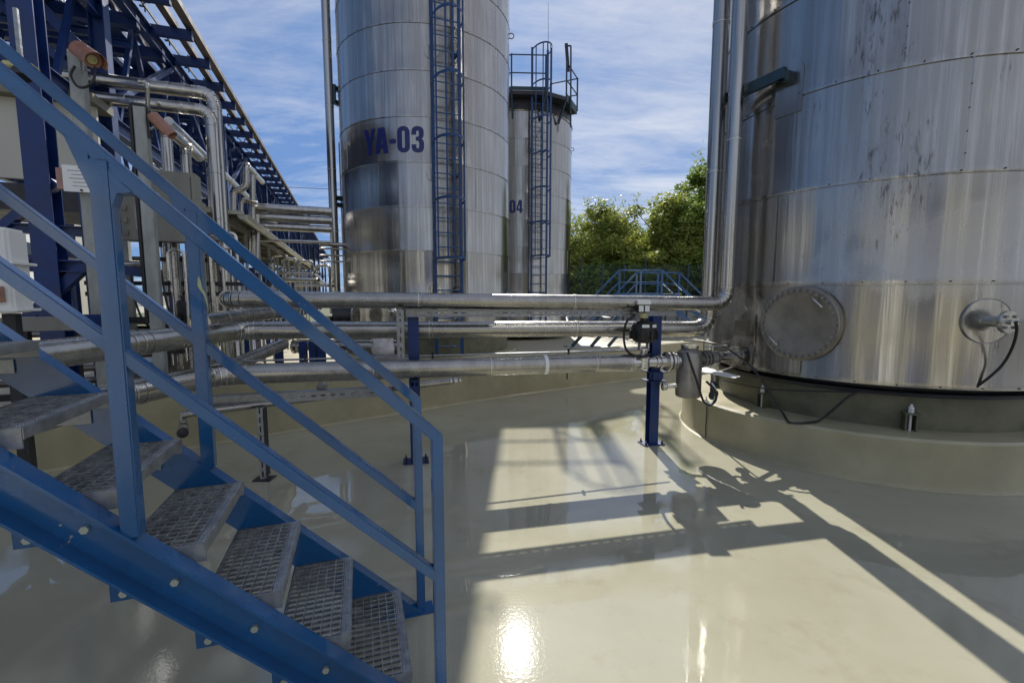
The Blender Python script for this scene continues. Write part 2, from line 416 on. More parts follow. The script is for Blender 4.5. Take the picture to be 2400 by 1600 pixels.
class MB:
    def __init__(s):
        s.v = []; s.f = []

    def add(s, vs, fs):
        o = len(s.v)
        s.v += [Vector(x) for x in vs]
        s.f += [tuple(i+o for i in q) for q in fs]
        return s

    def box(s, c, size, ax=None):
        ax = ax or (Vector((1, 0, 0)), Vector((0, 1, 0)), Vector((0, 0, 1)))
        h = [k/2 for k in size]; c = Vector(c)
        vs = [c+ax[0]*(h[0]*i)+ax[1]*(h[1]*j)+ax[2]*(h[2]*k) for k in (-1, 1) for j in (-1, 1) for i in (-1, 1)]
        return s.add(vs, [(0, 2, 3, 1), (4, 5, 7, 6), (0, 1, 5, 4), (2, 6, 7, 3), (0, 4, 6, 2), (1, 3, 7, 5)])

    def frame(s, p0, p1, up=(0, 0, 1)):
        d = (Vector(p1)-Vector(p0)).normalized()
        u = Vector(up)
        if abs(d.dot(u)) > 0.98: u = Vector((0, 1, 0))
        sd_ = d.cross(u).normalized(); uu = sd_.cross(d).normalized()
        return d, sd_, uu

    def prof(s, p0, p1, pts, up=(0, 0, 1), cap=True):
        """extrude a closed 2D profile (side, up) from p0 to p1"""
        p0 = Vector(p0); p1 = Vector(p1)
        d, a, b = s.frame(p0, p1, up)
        n = len(pts)
        vs = [p+a*x+b*y for p in (p0, p1) for x, y in pts]
        fs = [(i, (i+1) % n, (i+1) % n+n, i+n) for i in range(n)]
        if cap: fs += [tuple(range(n))[::-1], tuple(range(n, 2*n))]
        return s.add(vs, fs)

    def beam(s, p0, p1, w, h, up=(0, 0, 1), b=0.0):
        w /= 2; h /= 2
        if b:
            pts = [(-w+b, -h), (w-b, -h), (w, -h+b), (w, h-b), (w-b, h), (-w+b, h), (-w, h-b), (-w, -h+b)]
        else:
            pts = [(-w, -h), (w, -h), (w, h), (-w, h)]
        return s.prof(p0, p1, pts, up)

    def ibeam(s, p0, p1, w, h, t=0.012, up=(0, 0, 1)):
        a, b = w/2, h/2; k = t/2
        return s.prof(p0, p1, [(-a, -b), (a, -b), (a, -b+t), (k, -b+t), (k, b-t), (a, b-t), (a, b), (-a, b), (-a, b-t), (-k, b-t), (-k, -b+t), (-a, -b+t)], up)

    def chan(s, p0, p1, h, fl, t=0.009, up=(0, 0, 1), sgn=1):
        b = h/2
        pts = [(0, -b), (fl*sgn, -b), (fl*sgn, -b+t), (t*sgn, -b+t), (t*sgn, b-t), (fl*sgn, b-t), (fl*sgn, b), (0, b)]
        if sgn < 0: pts = pts[::-1]
        return s.prof(p0, p1, pts, up)

    def tube(s, pts, r, n=16, cap=True, rs=None):
        pts = [Vector(p) for p in pts]
        m = len(pts)
        tang = []
        for i in range(m):
            a = pts[max(0, i-1)]; b = pts[min(m-1, i+1)]
            tang.append((b-a).normalized())
        up = Vector((0, 0, 1)) if abs(tang[0].z) < 0.9 else Vector((0, 1, 0))
        a = tang[0].cross(up).normalized()
        vs = []
        for i in range(m):
            a = (a-tang[i]*a.dot(tang[i])).normalized()
            b = tang[i].cross(a)
            rr = rs[i] if rs else r
            vs += [pts[i]+(a*math.cos(2*PI*k/n)+b*math.sin(2*PI*k/n))*rr for k in range(n)]
        fs = [(i*n+k, i*n+(k+1) % n, (i+1)*n+(k+1) % n, (i+1)*n+k) for i in range(m-1) for k in range(n)]
        if cap: fs += [tuple(range(n))[::-1], tuple(range((m-1)*n, m*n))]
        return s.add(vs, fs)

    def cyl(s, p0, p1, r, n=20, r1=None):
        return s.tube([p0, p1], r, n, rs=[r, r1 if r1 is not None else r])

    def lathe(s, base, ax, prof, n=24):
        """revolve (r, h) pairs round ax through base"""
        base = Vector(base); ax = Vector(ax).normalized()
        up = Vector((0, 0, 1)) if abs(ax.z) < 0.9 else Vector((0, 1, 0))
        a = ax.cross(up).normalized(); b = ax.cross(a)
        vs = [base+ax*h+(a*math.cos(2*PI*k/n)+b*math.sin(2*PI*k/n))*max(r, 1e-4) for r, h in prof for k in range(n)]
        m = len(prof)
        fs = [(i*n+k, (i+1)*n+k, (i+1)*n+(k+1) % n, i*n+(k+1) % n) for i in range(m-1) for k in range(n)]
        fs += [tuple(range(n)), tuple(range((m-1)*n, m*n))[::-1]]
        return s.add(vs, fs)

    def poly(s, pts, z0, z1):
        n = len(pts)
        vs = [(x, y, z0) for x, y in pts]+[(x, y, z1) for x, y in pts]
        return s.add(vs, [(i, (i+1) % n, (i+1) % n+n, i+n) for i in range(n)]+[tuple(range(n))[::-1], tuple(range(n, 2*n))])

    def build(s, name, m, parent=None, label=None, cat=None, group=None, kind=None, smooth=0.6, bevel=0.0, origin=None, recalc=True):
        if origin is None:
            if parent is None or True:
                c = Vector((0, 0, 0))
                for v in s.v: c += v
                c /= max(1, len(s.v))
                if parent is None: c.z = min(v.z for v in s.v)
        else:
            c = Vector(origin)
        me = bpy.data.meshes.new(name)
        me.from_pydata([v-c for v in s.v], [], s.f)
        if recalc or bevel:
            bm = bmesh.new(); bm.from_mesh(me)
            if recalc: bmesh.ops.recalc_face_normals(bm, faces=bm.faces)
            if bevel:
                ed = [e for e in bm.edges if len(e.link_faces) == 2 and e.calc_face_angle(0) > 0.7]
                bmesh.ops.bevel(bm, geom=ed, offset=bevel, segments=2, affect='EDGES', clamp_overlap=True)
            bm.to_mesh(me); bm.free()
        if smooth:
            me.polygons.foreach_set('use_smooth', [True]*len(me.polygons))
            me.set_sharp_from_angle(angle=smooth)
        me.materials.append(M[m] if isinstance(m, str) else m)
        o = bpy.data.objects.new(name, me)
        C.objects.link(o)
        pw = WORLD[parent.name] if parent else Vector((0, 0, 0))
        if parent: o.parent = parent
        o.location = c-pw
        WORLD[o.name] = c
        tag(o, label, cat, group, kind)
        return o


def tag(o, label=None, cat=None, group=None, kind=None):
    if label: o['label'] = label
    if cat: o['category'] = cat
    if group: o['group'] = group
    if kind: o['kind'] = kind


def thing(name, loc, label, cat, group=None):
    o = bpy.data.objects.new(name, None)
    o.empty_display_size = 0.2
    C.objects.link(o)
    o.location = loc
    WORLD[o.name] = Vector(loc)
    tag(o, label, cat, group)
    return o


def inst(src, parent, world, rotz=0.0, rot=None, name=None):
    """another object on the same mesh, at a world position, under parent"""
    o = src.copy()
    C.objects.link(o)
    o.parent = parent
    o.location = Vector(world)-(WORLD[parent.name] if parent else Vector((0, 0, 0)))
    o.rotation_euler = (0, 0, rotz)
    if rot is not None: o.rotation_euler = rot
    WORLD[o.name] = Vector(world)
    return o


def bend(p, r=0.12, k=6):
    """round the corners of a polyline"""
    p = [Vector(q) for q in p]
    out_ = [p[0]]
    for i in range(1, len(p)-1):
        a = (p[i-1]-p[i]); b = (p[i+1]-p[i])
        rr = min(r, a.length*0.49, b.length*0.49)
        a.normalize(); b.normalize()
        s0 = p[i]+a*rr; s1 = p[i]+b*rr
        for j in range(k+1):
            t = j/k
            out_.append(s0*(1-t)**2+p[i]*2*t*(1-t)+s1*t*t)
    out_.append(p[-1])
    return out_


def smooth_path(p, k=6):
    p = [Vector(q) for q in p]
    q = [p[0]*2-p[1]]+p+[p[-1]*2-p[-2]]
    o = []
    for i in range(1, len(q)-2):
        for j in range(k):
            t = j/k
            o.append(0.5*((2*q[i])+(q[i+1]-q[i-1])*t+(2*q[i-1]-5*q[i]+4*q[i+1]-q[i+2])*t*t+(3*q[i]-q[i-1]-3*q[i+1]+q[i+2])*t**3))
    o.append(p[-1])
    return o


# ------------------------------------------------------------------ ground, basin floor, bund wall
MB().add([(-700, -700, -0.06), (700, -700, -0.06), (700, 1200, -0.06), (-700, 1200, -0.06)], [(0, 1, 2, 3)]).build('ground', 'asph', kind='structure', smooth=0)
wall_line = [Vector(q+(0,)) for q in [(-9.0, 0.4), (-2.82, 5.12), (-0.66, 6.76), (0.35, 7.42), (2.6, 8.82), (9.5, 13.0), (12.0, 9.0)]]
fl = MB()
fl.add([(q.x, q.y, 0) for q in wall_line]+[(12, -11.5, 0), (-13, -11.5, 0), (-13, 0.4, 0)], [tuple(range(10))])
fl.build('floor', 'floor', kind='structure', smooth=0, recalc=True)
# yard behind the wall
yd = MB()
yd.add([(-30, -8, 0.05), (-9.3, 0.6, 0.05), (-3.0, 5.3, 0.05), (-0.8, 7.0, 0.05), (0.25, 7.65, 0.05), (2.5, 9.05, 0.05), (9.5, 13.3, 0.05), (45, 20, 0.05), (45, 90, 0.05), (-60, 90, 0.05)], [tuple(range(10))])
yd.build('yard', mat('pale_yard_coating', (0.34, 0.31, 0.22), 0.5, 0, 0.12, (0.5, 0.5, 0.5)), kind='structure', smooth=0)
wl = thing('bund_wall', (0, 7.3, 0), 'low beige coated containment wall running behind the horizontal pipes', 'wall')
for i in range(len(wall_line)-1):
    a, b = wall_line[i], wall_line[i+1]
    n = (b-a).normalized().cross(Vector((0, 0, 1)))*-1
    if i == len(wall_line)-2: pass
    th = 0.24
    MB().prof(a+n*(th/2), b+n*(th/2), [(-th/2, -0.05), (th/2, -0.05), (th/2, 0.615), (th/2-0.02, 0.635), (-th/2+0.02, 0.635), (-th/2, 0.615)]).build('wall_section', 'beige', wl)
    # cove where the coating runs from floor to wall
    MB().prof(a+n*-0.001, b+n*-0.001, [(0, 0.001), (0.022, 0.001), (0.012, 0.005), (0.005, 0.012), (0, 0.022)]).build('cove', 'beige', wl)

# ------------------------------------------------------------------ tanks
def panel_mesh(r, z0, z1, ang, a0, cx, cy, n=22, lap=0.005):
    """one curved cladding sheet with a rolled bead at its lower edge and a lapped end"""
    b = MB()
    H_ = z1-z0
    prof = [(-0.010, H_+0.002), (-0.010, H_-0.012), (0, H_-0.014), (0.0, H_*0.5), (lap*0.6, 0.05), (lap*0.6+0.004, 0.030), (lap, 0.0), (lap-0.014, 0.0)]
    vs = []
    for i in range(n+1):
        t = a0+ang*i/n
        e_ = 0.003 if i == n else 0.0
        for dr, h in prof:
            rr = r+dr+e_
            vs.append((cx+rr*math.cos(t), cy+rr*math.sin(t), z0+h))
    m = len(prof)
    fs = [(i*m+k, i*m+k+1, (i+1)*m+k+1, (i+1)*m+k) for i in range(n) for k in range(m-1)]
    # lapped vertical end strip
    t1 = a0+ang+0.012/r
    o = len(vs)
    for tt, d_ in ((a0+ang, 0.003), (t1, 0.006), (t1, -0.002)):
        for h in (H_, 0.0):
            rr = r+d_
            vs.append((cx+rr*math.cos(tt), cy+rr*math.sin(tt), z0+h))
    fs += [(o, o+1, o+3, o+2), (o+2, o+3, o+5, o+4)]
    b.add(vs, fs)
    return b


def tank_body(t, c, r, z0, dz, ncourse, nseg, material, offs, course_h=None, roof_h=0.35):
    ang = 2*PI/nseg
    protos = {}
    for k in range(ncourse):
        za = z0+k*dz
        for j in range(nseg):
            a0 = offs[k % len(offs)]
            if 'p' not in protos:
                o = panel_mesh(r, za, za+dz, ang, 0, c[0], c[1]).build('cladding_panel', material, t, origin=(c[0], c[1], za), smooth=0.5)
                protos['p'] = o
                o.rotation_euler = (0, 0, a0)
            else:
                inst(protos['p'], t, (c[0], c[1], za), a0+ang*j)
    zt = z0+ncourse*dz
    MB().lathe((c[0], c[1], zt), (0, 0, 1), [(r+0.02, -0.01), (r+0.03, 0.02), (r+0.02, 0.05), (r*0.5, 0.05+roof_h*0.55), (0.05, 0.05+roof_h), (0.0, 0.05+roof_h)], 64).build('roof', material, t)
    # self-tapping screws along the laps: too small to pick apart
    sc = MB()
    for k in range(ncourse+0):
        for j in range(nseg*7):
            a = 2*PI*j/(nseg*7)+0.1
            p = Vector((c[0]+(r+0.011)*math.cos(a), c[1]+(r+0.011)*math.sin(a), z0+k*dz+0.018))
            nrm = Vector((math.cos(a), math.sin(a), 0))
            sc.cyl(p-nrm*0.006, p+nrm*0.006, 0.006, 6)
        for j in range(nseg):
            a = offs[k % len(offs)]+ang*j+0.006/r
            for h in (0.15, 0.32, 0.5, 0.68):
                p = Vector((c[0]+(r+0.006)*math.cos(a), c[1]+(r+0.006)*math.sin(a), z0+k*dz+h))
                nrm = Vector((math.cos(a), math.sin(a), 0))
                sc.cyl(p-nrm*0.004, p+nrm*0.006, 0.005, 6)
    sc.build('screws', 'dark', t, kind='stuff')


TA = (4.10, 5.36); RA = 1.634; ZA = 0.815; DZ = 0.884
PC = (3.95, 5.36); PR_ = 1.80; PZ = 0.42


def angA(u, v): p = on_cyl(u, v, TA, RA); return math.atan2(p.y-TA[1], p.x-TA[0])


tA = thing('storage_tank', (TA[0], TA[1], PZ), 'large stainless clad tank with a round bolted manhole at right', 'tank')
sg = 2*PI/5
tank_body(tA, TA, RA, ZA, DZ, 11, 5, 'tank_a',
          [angA(1875, 870), angA(1816, 600), angA(1800, 380)+0.9, angA(2105, 300), angA(1745, 100)-0.5])
MB().lathe((TA[0], TA[1], 0), (0, 0, 1), [(RA-0.13, PZ), (RA-0.13, 0.725), (RA-0.16, 0.732), (RA-0.22, 0.734)], 96).build('skirt', 'skirt', tA)
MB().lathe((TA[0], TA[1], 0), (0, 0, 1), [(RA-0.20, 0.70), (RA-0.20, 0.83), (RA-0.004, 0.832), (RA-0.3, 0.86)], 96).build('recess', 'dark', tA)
MB().lathe((TA[0], TA[1], 0), (0, 0, 1), [(RA-0.14, 0.718), (RA-0.09, 0.718), (RA-0.085, 0.752), (RA-0.14, 0.758)], 96).build('skirt_ring', 'dark', tA)
# plinth with rounded outer shoulder
pl = MB().lathe((PC[0], PC[1], 0), (0, 0, 1), [(PR_+0.03, 0.001), (PR_+0.012, 0.012), (PR_, 0.04), (PR_-0.005, PZ-0.02), (PR_-0.03, PZ), (0.2, PZ+0.002)], 128)
pl.build('tank_plinth', 'beige', label='round beige coated concrete plinth under the large tank at right', cat='plinth')

# manhole
def frame_at(c2, p):
    n = Vector((p.x-c2[0], p.y-c2[1], 0)).normalized()
    tt = Vector((0, 0, 1)).cross(n)
    return n, tt, Vector((0, 0, 1))


pm = on_cyl(1881, 757, TA, RA)
n, tt, up = frame_at(TA, pm)
MB().cyl(pm-n*0.15, pm+n*0.05, 0.335, 64).build('manhole_neck', 'lid', tA)
RM = 0.345
mc = MB().lathe(pm+n*0.05, n, [(RM+0.008, 0), (RM+0.008, 0.028), (RM-0.004, 0.031), (RM-0.002, 0.036), (RM, 0.062), (RM-0.008, 0.068), (RM-0.08, 0.0685), (RM-0.084, 0.067), (0.0, 0.067)], 72).build('manhole_cover', 'lid', tA)
bolt = None
pf = pm+n*0.118
for k in range(36):
    a = 2*PI*k/36
    q = pf+tt*(math.cos(a)*(RM-0.032))+up*(math.sin(a)*(RM-0.032))
    if bolt is None:
        bolt = MB().cyl(q, q+n*0.018, 0.017, 6).cyl(q+n*0.016, q+n*0.034, 0.0095, 8).build('bolt', 'cast', mc, origin=q)
    else:
        inst(bolt, mc, q)
for (ax_, ay_) in ((0.17, 0.20), (-0.19, -0.17)):
    c_ = pm+n*0.117+tt*ax_+up*ay_
    dv = (tt*0.72-up*0.7).normalized()
    MB().tube(bend([c_-dv*0.06, c_-dv*0.06+n*0.05, c_+dv*0.06+n*0.05, c_+dv*0.06], 0.02), 0.0075, 8).build('handle', 'stain', mc)
# nameplate bracket
pn = on_cyl(1746, 768, TA, RA); n, tt, up = frame_at(TA, pn)
MB().box(pn+n*0.006, (0.30, 0.012, 0.29), (tt, n, up)).build('nameplate_backing', 'tank_a', tA)
npl = MB().box(pn+n*0.03, (0.19, 0.06, 0.17), (tt, n, up)).build('nameplate', 'lid', tA, bevel=0.004)
for i in range(5):
    MB().box(pn+n*0.0615+up*(0.05-0.022*i), (0.12 if i % 2 else 0.15, 0.0025, 0.006), (tt, n, up)).build('plate_line', 'cast', npl)
# outlet nozzle with arched flashing
pz = on_cyl(1737, 833, TA, RA); n, tt, up = frame_at(TA, pz)
NZ = pz.z
prof = [(-0.16, -0.15), (0.16, -0.15)]+[(0.16*math.cos(a), 0.10+0.16*math.sin(a)*0.9) for a in [PI*i/12 for i in range(13)]]
MB().prof(pz-n*0.01, pz+n*0.012, prof).build('nozzle_flashing', 'tank_a', tA)
nz_out = Vector((-0.96, -0.28, 0)).normalized()
nf = MB().lathe(pz-nz_out*0.12, nz_out, [(0.06, 0), (0.06, 0.18), (0.105, 0.18), (0.105, 0.2), (0.06, 0.202), (0.06, 0.205), (0.105, 0.206), (0.105, 0.226), (0.04, 0.228)], 28).build('nozzle', 'stain', tA)
pzf = pz+nz_out*0.108
for k in range(8):
    a = 2*PI*k/8+0.2
    s1 = nz_out.cross(up).normalized()
    q = pzf+(s1*math.cos(a)+up*math.sin(a))*0.083
    MB().cyl(q-nz_out*0.06, q+nz_out*0.02, 0.009, 6).build('bolt', 'cast', nf)
# level transmitter nozzle
pg = on_cyl(2312, 752, TA, RA); n, tt, up = frame_at(TA, pg)
MB().lathe(pg-n*0.02, n, [(0.185, 0), (0.187, 0.026), (0.183, 0.03), (0.178, 0.026), (0.05, 0.026)], 48).build('nozzle_collar', 'tank_a', tA)
g_ax = (n*0.95+tt*0.25).normalized()
gz = MB().lathe(pg-g_ax*0.02, g_ax, [(0.045, 0), (0.045, 0.15), (0.088, 0.15), (0.09, 0.155), (0.09, 0.175), (0.088, 0.18), (0.0, 0.18)], 32).build('probe_nozzle', 'stain', tA)
fc = pg+g_ax*0.16
s1 = g_ax.cross(up).normalized(); u1 = s1.cross(g_ax)
for k in range(4):
    a = PI/4+k*PI/2
    q = fc+s1*0.06*math.cos(a)+u1*0.06*math.sin(a)
    MB().cyl(q, q+g_ax*0.014, 0.013, 6).build('bolt', 'cast', gz)
lt = thing('level_probe', fc, 'small probe with grey head sticking out of the tank nozzle at far right', 'sensor')
tip = fc+g_ax*0.13+tt*0.10+up*0.03
MB().cyl(fc-s1*0.0, tip, 0.0085, 10).build('rod', 'stain', lt)
MB().cyl(fc, fc+g_ax*0.02, 0.022, 6).build('gland', 'stain', lt)
MB().lathe(tip-up*0.02, (tip-fc).normalized(), [(0.012, 0), (0.03, 0.01), (0.036, 0.03), (0.036, 0.065), (0.028, 0.08), (0.0, 0.085)], 18).build('head', 'galv', lt)
# anchor chairs round the skirt
def chair_at(a, first=[None]):
    nn = Vector((math.cos(a), math.sin(a), 0)); ss = Vector((0, 0, 1)).cross(nn); b_ = Vector((TA[0], TA[1], 0))+nn*(RA-0.13)
    h = MB()
    for k in (-1, 1):
        h.box(b_+nn*0.045+ss*0.038*k+Vector((0, 0, PZ+0.075)), (0.09, 0.012, 0.15), (nn, ss, Vector((0, 0, 1))))
    h.box(b_+nn*0.05+Vector((0, 0, PZ+0.155)), (0.11, 0.11, 0.014), (nn, ss, Vector((0, 0, 1))))
    o = h.build('anchor_chair', 'skirt', tA)
    q = b_+nn*0.055
    MB().cyl(q+Vector((0, 0, PZ)), q+Vector((0, 0, PZ+0.235)), 0.011, 8).cyl(q+Vector((0, 0, PZ+0.163)), q+Vector((0, 0, PZ+0.185)), 0.022, 6).cyl(q+Vector((0, 0, PZ+0.19)), q+Vector((0, 0, PZ+0.212)), 0.022, 6).build('anchor_bolt', 'white', o)


pa = on_cyl(2128, 975, TA, RA-0.13)
a_ = math.atan2(pa.y-TA[1], pa.x-TA[0])
for k in range(8): chair_at(a_+k*PI/4)

# pipe bracket high on the tank
pb = on_cyl(1852, 178, TA, RA); n, tt, up = frame_at(TA, pb)
br = thing('pipe_bracket', pb, 'dark blue-green steel arm between the large tank and the two vertical pipes', 'bracket')
P1 = pb+n*0.13
P2 = Vector((2.19, 5.26, pb.z))
MB().chan(pb-n*0.02, P1, 0.10, 0.05, 0.008).build('stub_arm', 'blue_dull', br)
MB().chan(P1-(P2-P1).normalized()*0.02, P2, 0.10, 0.05, 0.008).build('long_arm', 'blue_dull', br)
prof = [(-0.13, -0.36), (0.13, -0.36)]+[(0.13*math.cos(a), 0.02+0.13*math.sin(a)) for a in [PI*i/12 for i in range(13)]]
MB().prof(pb-n*0.01, pb+n*0.009, prof).build('arched_plate', 'tank_a', br)

# YA-03 and YA-04
TB = (-2.06, 11.54); RB = 1.995; ZB = 0.74
TC = (0.216, 17.67); RC = 1.99; ZC = 0.57


def angc(u, v, c, r): p = on_cyl(u, v, c, r); return math.atan2(p.y-c[1], p.x-c[0])


tB = thing('storage_tank', (TB[0], TB[1], 0.05), 'tall stainless tank lettered YA-03 with a blue caged ladder', 'tank')
tank_body(tB, TB, RB, ZB, DZ, 10, 6, 'tank_b', [angc(1005, 330, TB, RB)-0.25, angc(1150, 640, TB, RB), angc(1005, 330, TB, RB)+0.1, angc(890, 540, TB, RB), angc(1006, 330, TB, RB), angc(1130, 300, TB, RB)])
MB().lathe((TB[0], TB[1], 0), (0, 0, 1), [(RB-0.06, 0.25), (RB-0.06, ZB+0.01), (RB-0.3, ZB+0.02)], 64).build('skirt', 'skirt', tB)
MB().lathe((TB[0], TB[1], 0), (0, 0, 1), [(RB+0.18, 0.051), (RB+0.18, 0.27), (RB+0.15, 0.30), (0.1, 0.30)], 64).build('base_slab', 'beige', tB)
tC = thing('storage_tank', (TC[0], TC[1], 0.05), 'stainless tank lettered 04 half hidden behind the nearer tank', 'tank')
tank_body(tC, TC, RC, ZC, DZ, 8, 6, 'tank_b', [angc(1190, 450, TC, RC), angc(1290, 520, TC, RC), angc(1235, 500, TC, RC)-0.08], roof_h=0.3)
MB().lathe((TC[0], TC[1], 0), (0, 0, 1), [(RC-0.06, 0.2), (RC-0.06, ZC+0.01), (RC-0.3, ZC+0.02)], 64).build('skirt', 'skirt', tC)
# lifting eyes
for c_, r_, t_, zz_, am in ((TB, RB, tB, 7.75, 0.02), (TC, RC, tC, 7.05, 0.05), (TB, RB, tB, 7.35, PI-0.15)):
    q = Vector((c_[0]+(r_+0.05)*math.cos(am), c_[1]+(r_+0.05)*math.sin(am), zz_))
    ring = [q+Vector((math.cos(a)*0.06, 0, math.sin(a)*0.06)) for a in [2*PI*i/16 for i in range(17)]]
    MB().tube(ring, 0.014, 8).cyl(q-Vector((0.09*math.cos(am), 0, 0)), q-Vector((0.05*math.cos(am), 0, 0)), 0.02, 8).build('lifting_eye', 'cast', t_)

# lettering, flat heavy condensed glyphs wrapped on the shell
def rr(x0, y0, x1, y1, r, n=5):
    pts = []
    for cx_, cy_, a0 in ((x1-r, y0+r, -PI/2), (x1-r, y1-r, 0), (x0+r, y1-r, PI/2), (x0+r, y0+r, PI)):
        pts += [(cx_+r*math.cos(a0+PI/2*i/n), cy_+r*math.sin(a0+PI/2*i/n)) for i in range(n+1)]
    return pts


GLY = {
    'Y': [[(0, 1), (.20, 1), (.30, .62), (.40, 1), (.58, 1), (.385, .40), (.385, 0), (.195, 0), (.195, .40)]],
    'A': [[(0, 0), (.19, 0), (.215, .20), (.365, .20), (.385, 0), (.58, 0), (.44, 1), (.145, 1)], [(.235, .35), (.345, .35), (.29, .80)]],
    '-': [[(0, .36), (.26, .36), (.26, .52), (0, .52)]],
    '0': [rr(0, 0, .50, 1, .22), rr(.19, .16, .31, .84, .055)],
    '3': [[(0, .30), (.19, .30), (.19, .2), (.21, .155), (.25, .145), (.285, .165), (.30, .22), (.30, .38), (.285, .43), (.24, .455), (.17, .455), (.17, .595), (.23, .595), (.28, .615), (.295, .66), (.295, .78), (.28, .83), (.245, .85), (.205, .83), (.19, .78), (.19, .68), (0, .68), (0, .76), (.02, .87), (.07, .95), (.15, .995), (.25, 1.005), (.37, .985), (.45, .93), (.485, .85), (.485, .70), (.47, .61), (.43, .555), (.37, .53), (.44, .50), (.48, .44), (.495, .36), (.495, .22), (.475, .12), (.43, .05), (.35, .005), (.25, -.005), (.13, .01), (.05, .06), (.01, .14), (0, .22)]],
    '4': [[(.25, 0), (.43, 0), (.43, .18), (.50, .18), (.50, .33), (.43, .33), (.43, 1), (.20, 1), (0, .36), (0, .18), (.25, .18)], [(.25, .33), (.13, .33), (.25, .72)]],
}


def lettering(text, c, r, a_left, z, h, par, wscale=1.0):
    x = 0.0
    for ch in text:
        loops = GLY[ch]
        cu = bpy.data.curves.new('letter', 'CURVE'); cu.dimensions = '2D'; cu.fill_mode = 'BOTH'; cu.extrude = 0.002
        for lp in loops:
            sp_ = cu.splines.new('POLY'); sp_.points.add(len(lp)-1)
            for i, (px, py) in enumerate(lp): sp_.points[i].co = (px, py, 0, 1)
            sp_.use_cyclic_u = True
        tmp = bpy.data.objects.new('tmp', cu)
        me = bpy.data.meshes.new_from_object(tmp)
        bpy.data.objects.remove(tmp)
        bm = bmesh.new(); bm.from_mesh(me)
        for k in range(14):
            xx = -0.0+0.05*k
            bmesh.ops.bisect_plane(bm, geom=bm.verts[:]+bm.edges[:]+bm.faces[:], plane_co=(xx, 0, 0), plane_no=(1, 0, 0))
        c0 = None
        for v_ in bm.verts:
            s_ = (x+v_.co.x)*h*wscale
            a = a_left+s_/r
            rr_ = r+0.009+v_.co.z*0.8
            v_.co = Vector((c[0]+rr_*math.cos(a), c[1]+rr_*math.sin(a), z+v_.co.y*h))
            if c0 is None: c0 = v_.co.copy()
        for v_ in bm.verts: v_.co -= c0
        bm.to_mesh(me); bm.free()
        me.materials.clear(); me.materials.append(M['ink'])
        o = bpy.data.objects.new('letter', me); C.objects.link(o)
        o.parent = par; o.location = c0-WORLD[par.name]
        x += {'-': .33, 'Y': .58, 'A': .65}.get(ch, .57)


p_l = on_cyl(853, 330, TB, RB); p_top = on_cyl(925, 297, TB, RB); p_bot = on_cyl(925, 358, TB, RB)
lettering('YA-03', TB, RB, angc(854, 330, TB, RB), p_bot.z, p_top.z-p_bot.z, tB, 1.0)
q_t = on_cyl(1215, 469, TC, RC); q_b = on_cyl(1215, 499, TC, RC)
hh = q_t.z-q_b.z
lettering('YA-04', TC, RC, angc(1225, 480, TC, RC)-2.63*hh*1.0/RC, q_b.z, hh, tC, 1.0)


def ladder(c, r, a, z0, z1, zc, ncage, label, name='caged_ladder', hoop_dz=1.13, top_ext=0.0, parent_z=0):
    nn = Vector((math.cos(a), math.sin(a), 0)); ss = Vector((0, 0, 1)).cross(nn)
    b0 = Vector((c[0], c[1], 0))+nn*(r+0.20)
    L = thing(name, b0+Vector((0, 0, z0)), label, 'ladder')
    Z = Vector((0, 0, 1))
    for k in (-1, 1):
        MB().beam(b0+ss*0.27*k+Z*z0, b0+ss*0.27*k+Z*(z1+top_ext), 0.065, 0.03, up=nn).build('stringer', 'ladder', L)
    nr = int((z1-z0)/0.29)
    rg = None
    for i in range(nr):
        q = b0+Z*(z0+0.2+0.29*i)
        if rg is None: rg = MB().cyl(q-ss*0.262, q+ss*0.262, 0.0125, 8).build('rung', 'blue', L, origin=q)
        else: inst(rg, L, q)
    hz = zc
    k = 0
    while hz < z1+top_ext+0.05:
        pts = [b0+Z*hz+ss*0.30*math.cos(t)+nn*(0.03+0.62*math.sin(t)**0.8) for t in [PI*i/14 for i in range(15)]]
        MB().prof(pts[0], pts[1], [(-0.003, -0.025), (0.003, -0.025), (0.003, 0.025), (-0.003, 0.025)])
        h = MB()
        for i in range(14): h.beam(pts[i], pts[i+1], 0.007, 0.05)
        h.build('hoop', 'ladder', L)
        hz += hoop_dz; k += 1
    ztop = hz-hoop_dz
    for i in (2, 5, 7, 9, 12):
        t = PI*i/14
        q = b0+ss*0.295*math.cos(t)+nn*(0.025+0.61*math.sin(t)**0.8)
        MB().beam(q+Z*(zc-0.02), q+Z*(ztop+0.02), 0.035, 0.006, up=nn).build('cage_bar', 'ladder', L)
    # stand-off brackets with round flashings on the shell
    zb = z0+1.35
    while zb < z1:
        for k in (-1, 1):
            p_ = b0+ss*0.27*k+Z*zb
            pin = Vector((c[0], c[1], zb))+ (p_-Vector((c[0], c[1], zb))).normalized()*(r-0.02)
            MB().beam(p_, pin, 0.05, 0.06).build('bracket', 'ladder', L)
            nn2 = (pin-Vector((c[0], c[1], zb))).normalized()
            MB().lathe(pin+nn2*0.02, nn2, [(0.14, 0), (0.14, 0.008), (0.135, 0.012), (0.03, 0.012)], 24).build('flashing', 'tank_b', L)
        zb += 2.35
    return L


aB = angc(1043, 400, TB, RB)
ladder(TB, RB, aB, 0.35, 9.9, 2.33, 6, 'blue caged ladder on the tank lettered YA-03', top_ext=0.9)
aC = angc(1259, 400, TC, RC)
ladder(TC, RC, aC, 0.35, 8.35, 2.9, 5, 'blue caged ladder up the tank lettered 04', top_ext=1.15, hoop_dz=1.08)

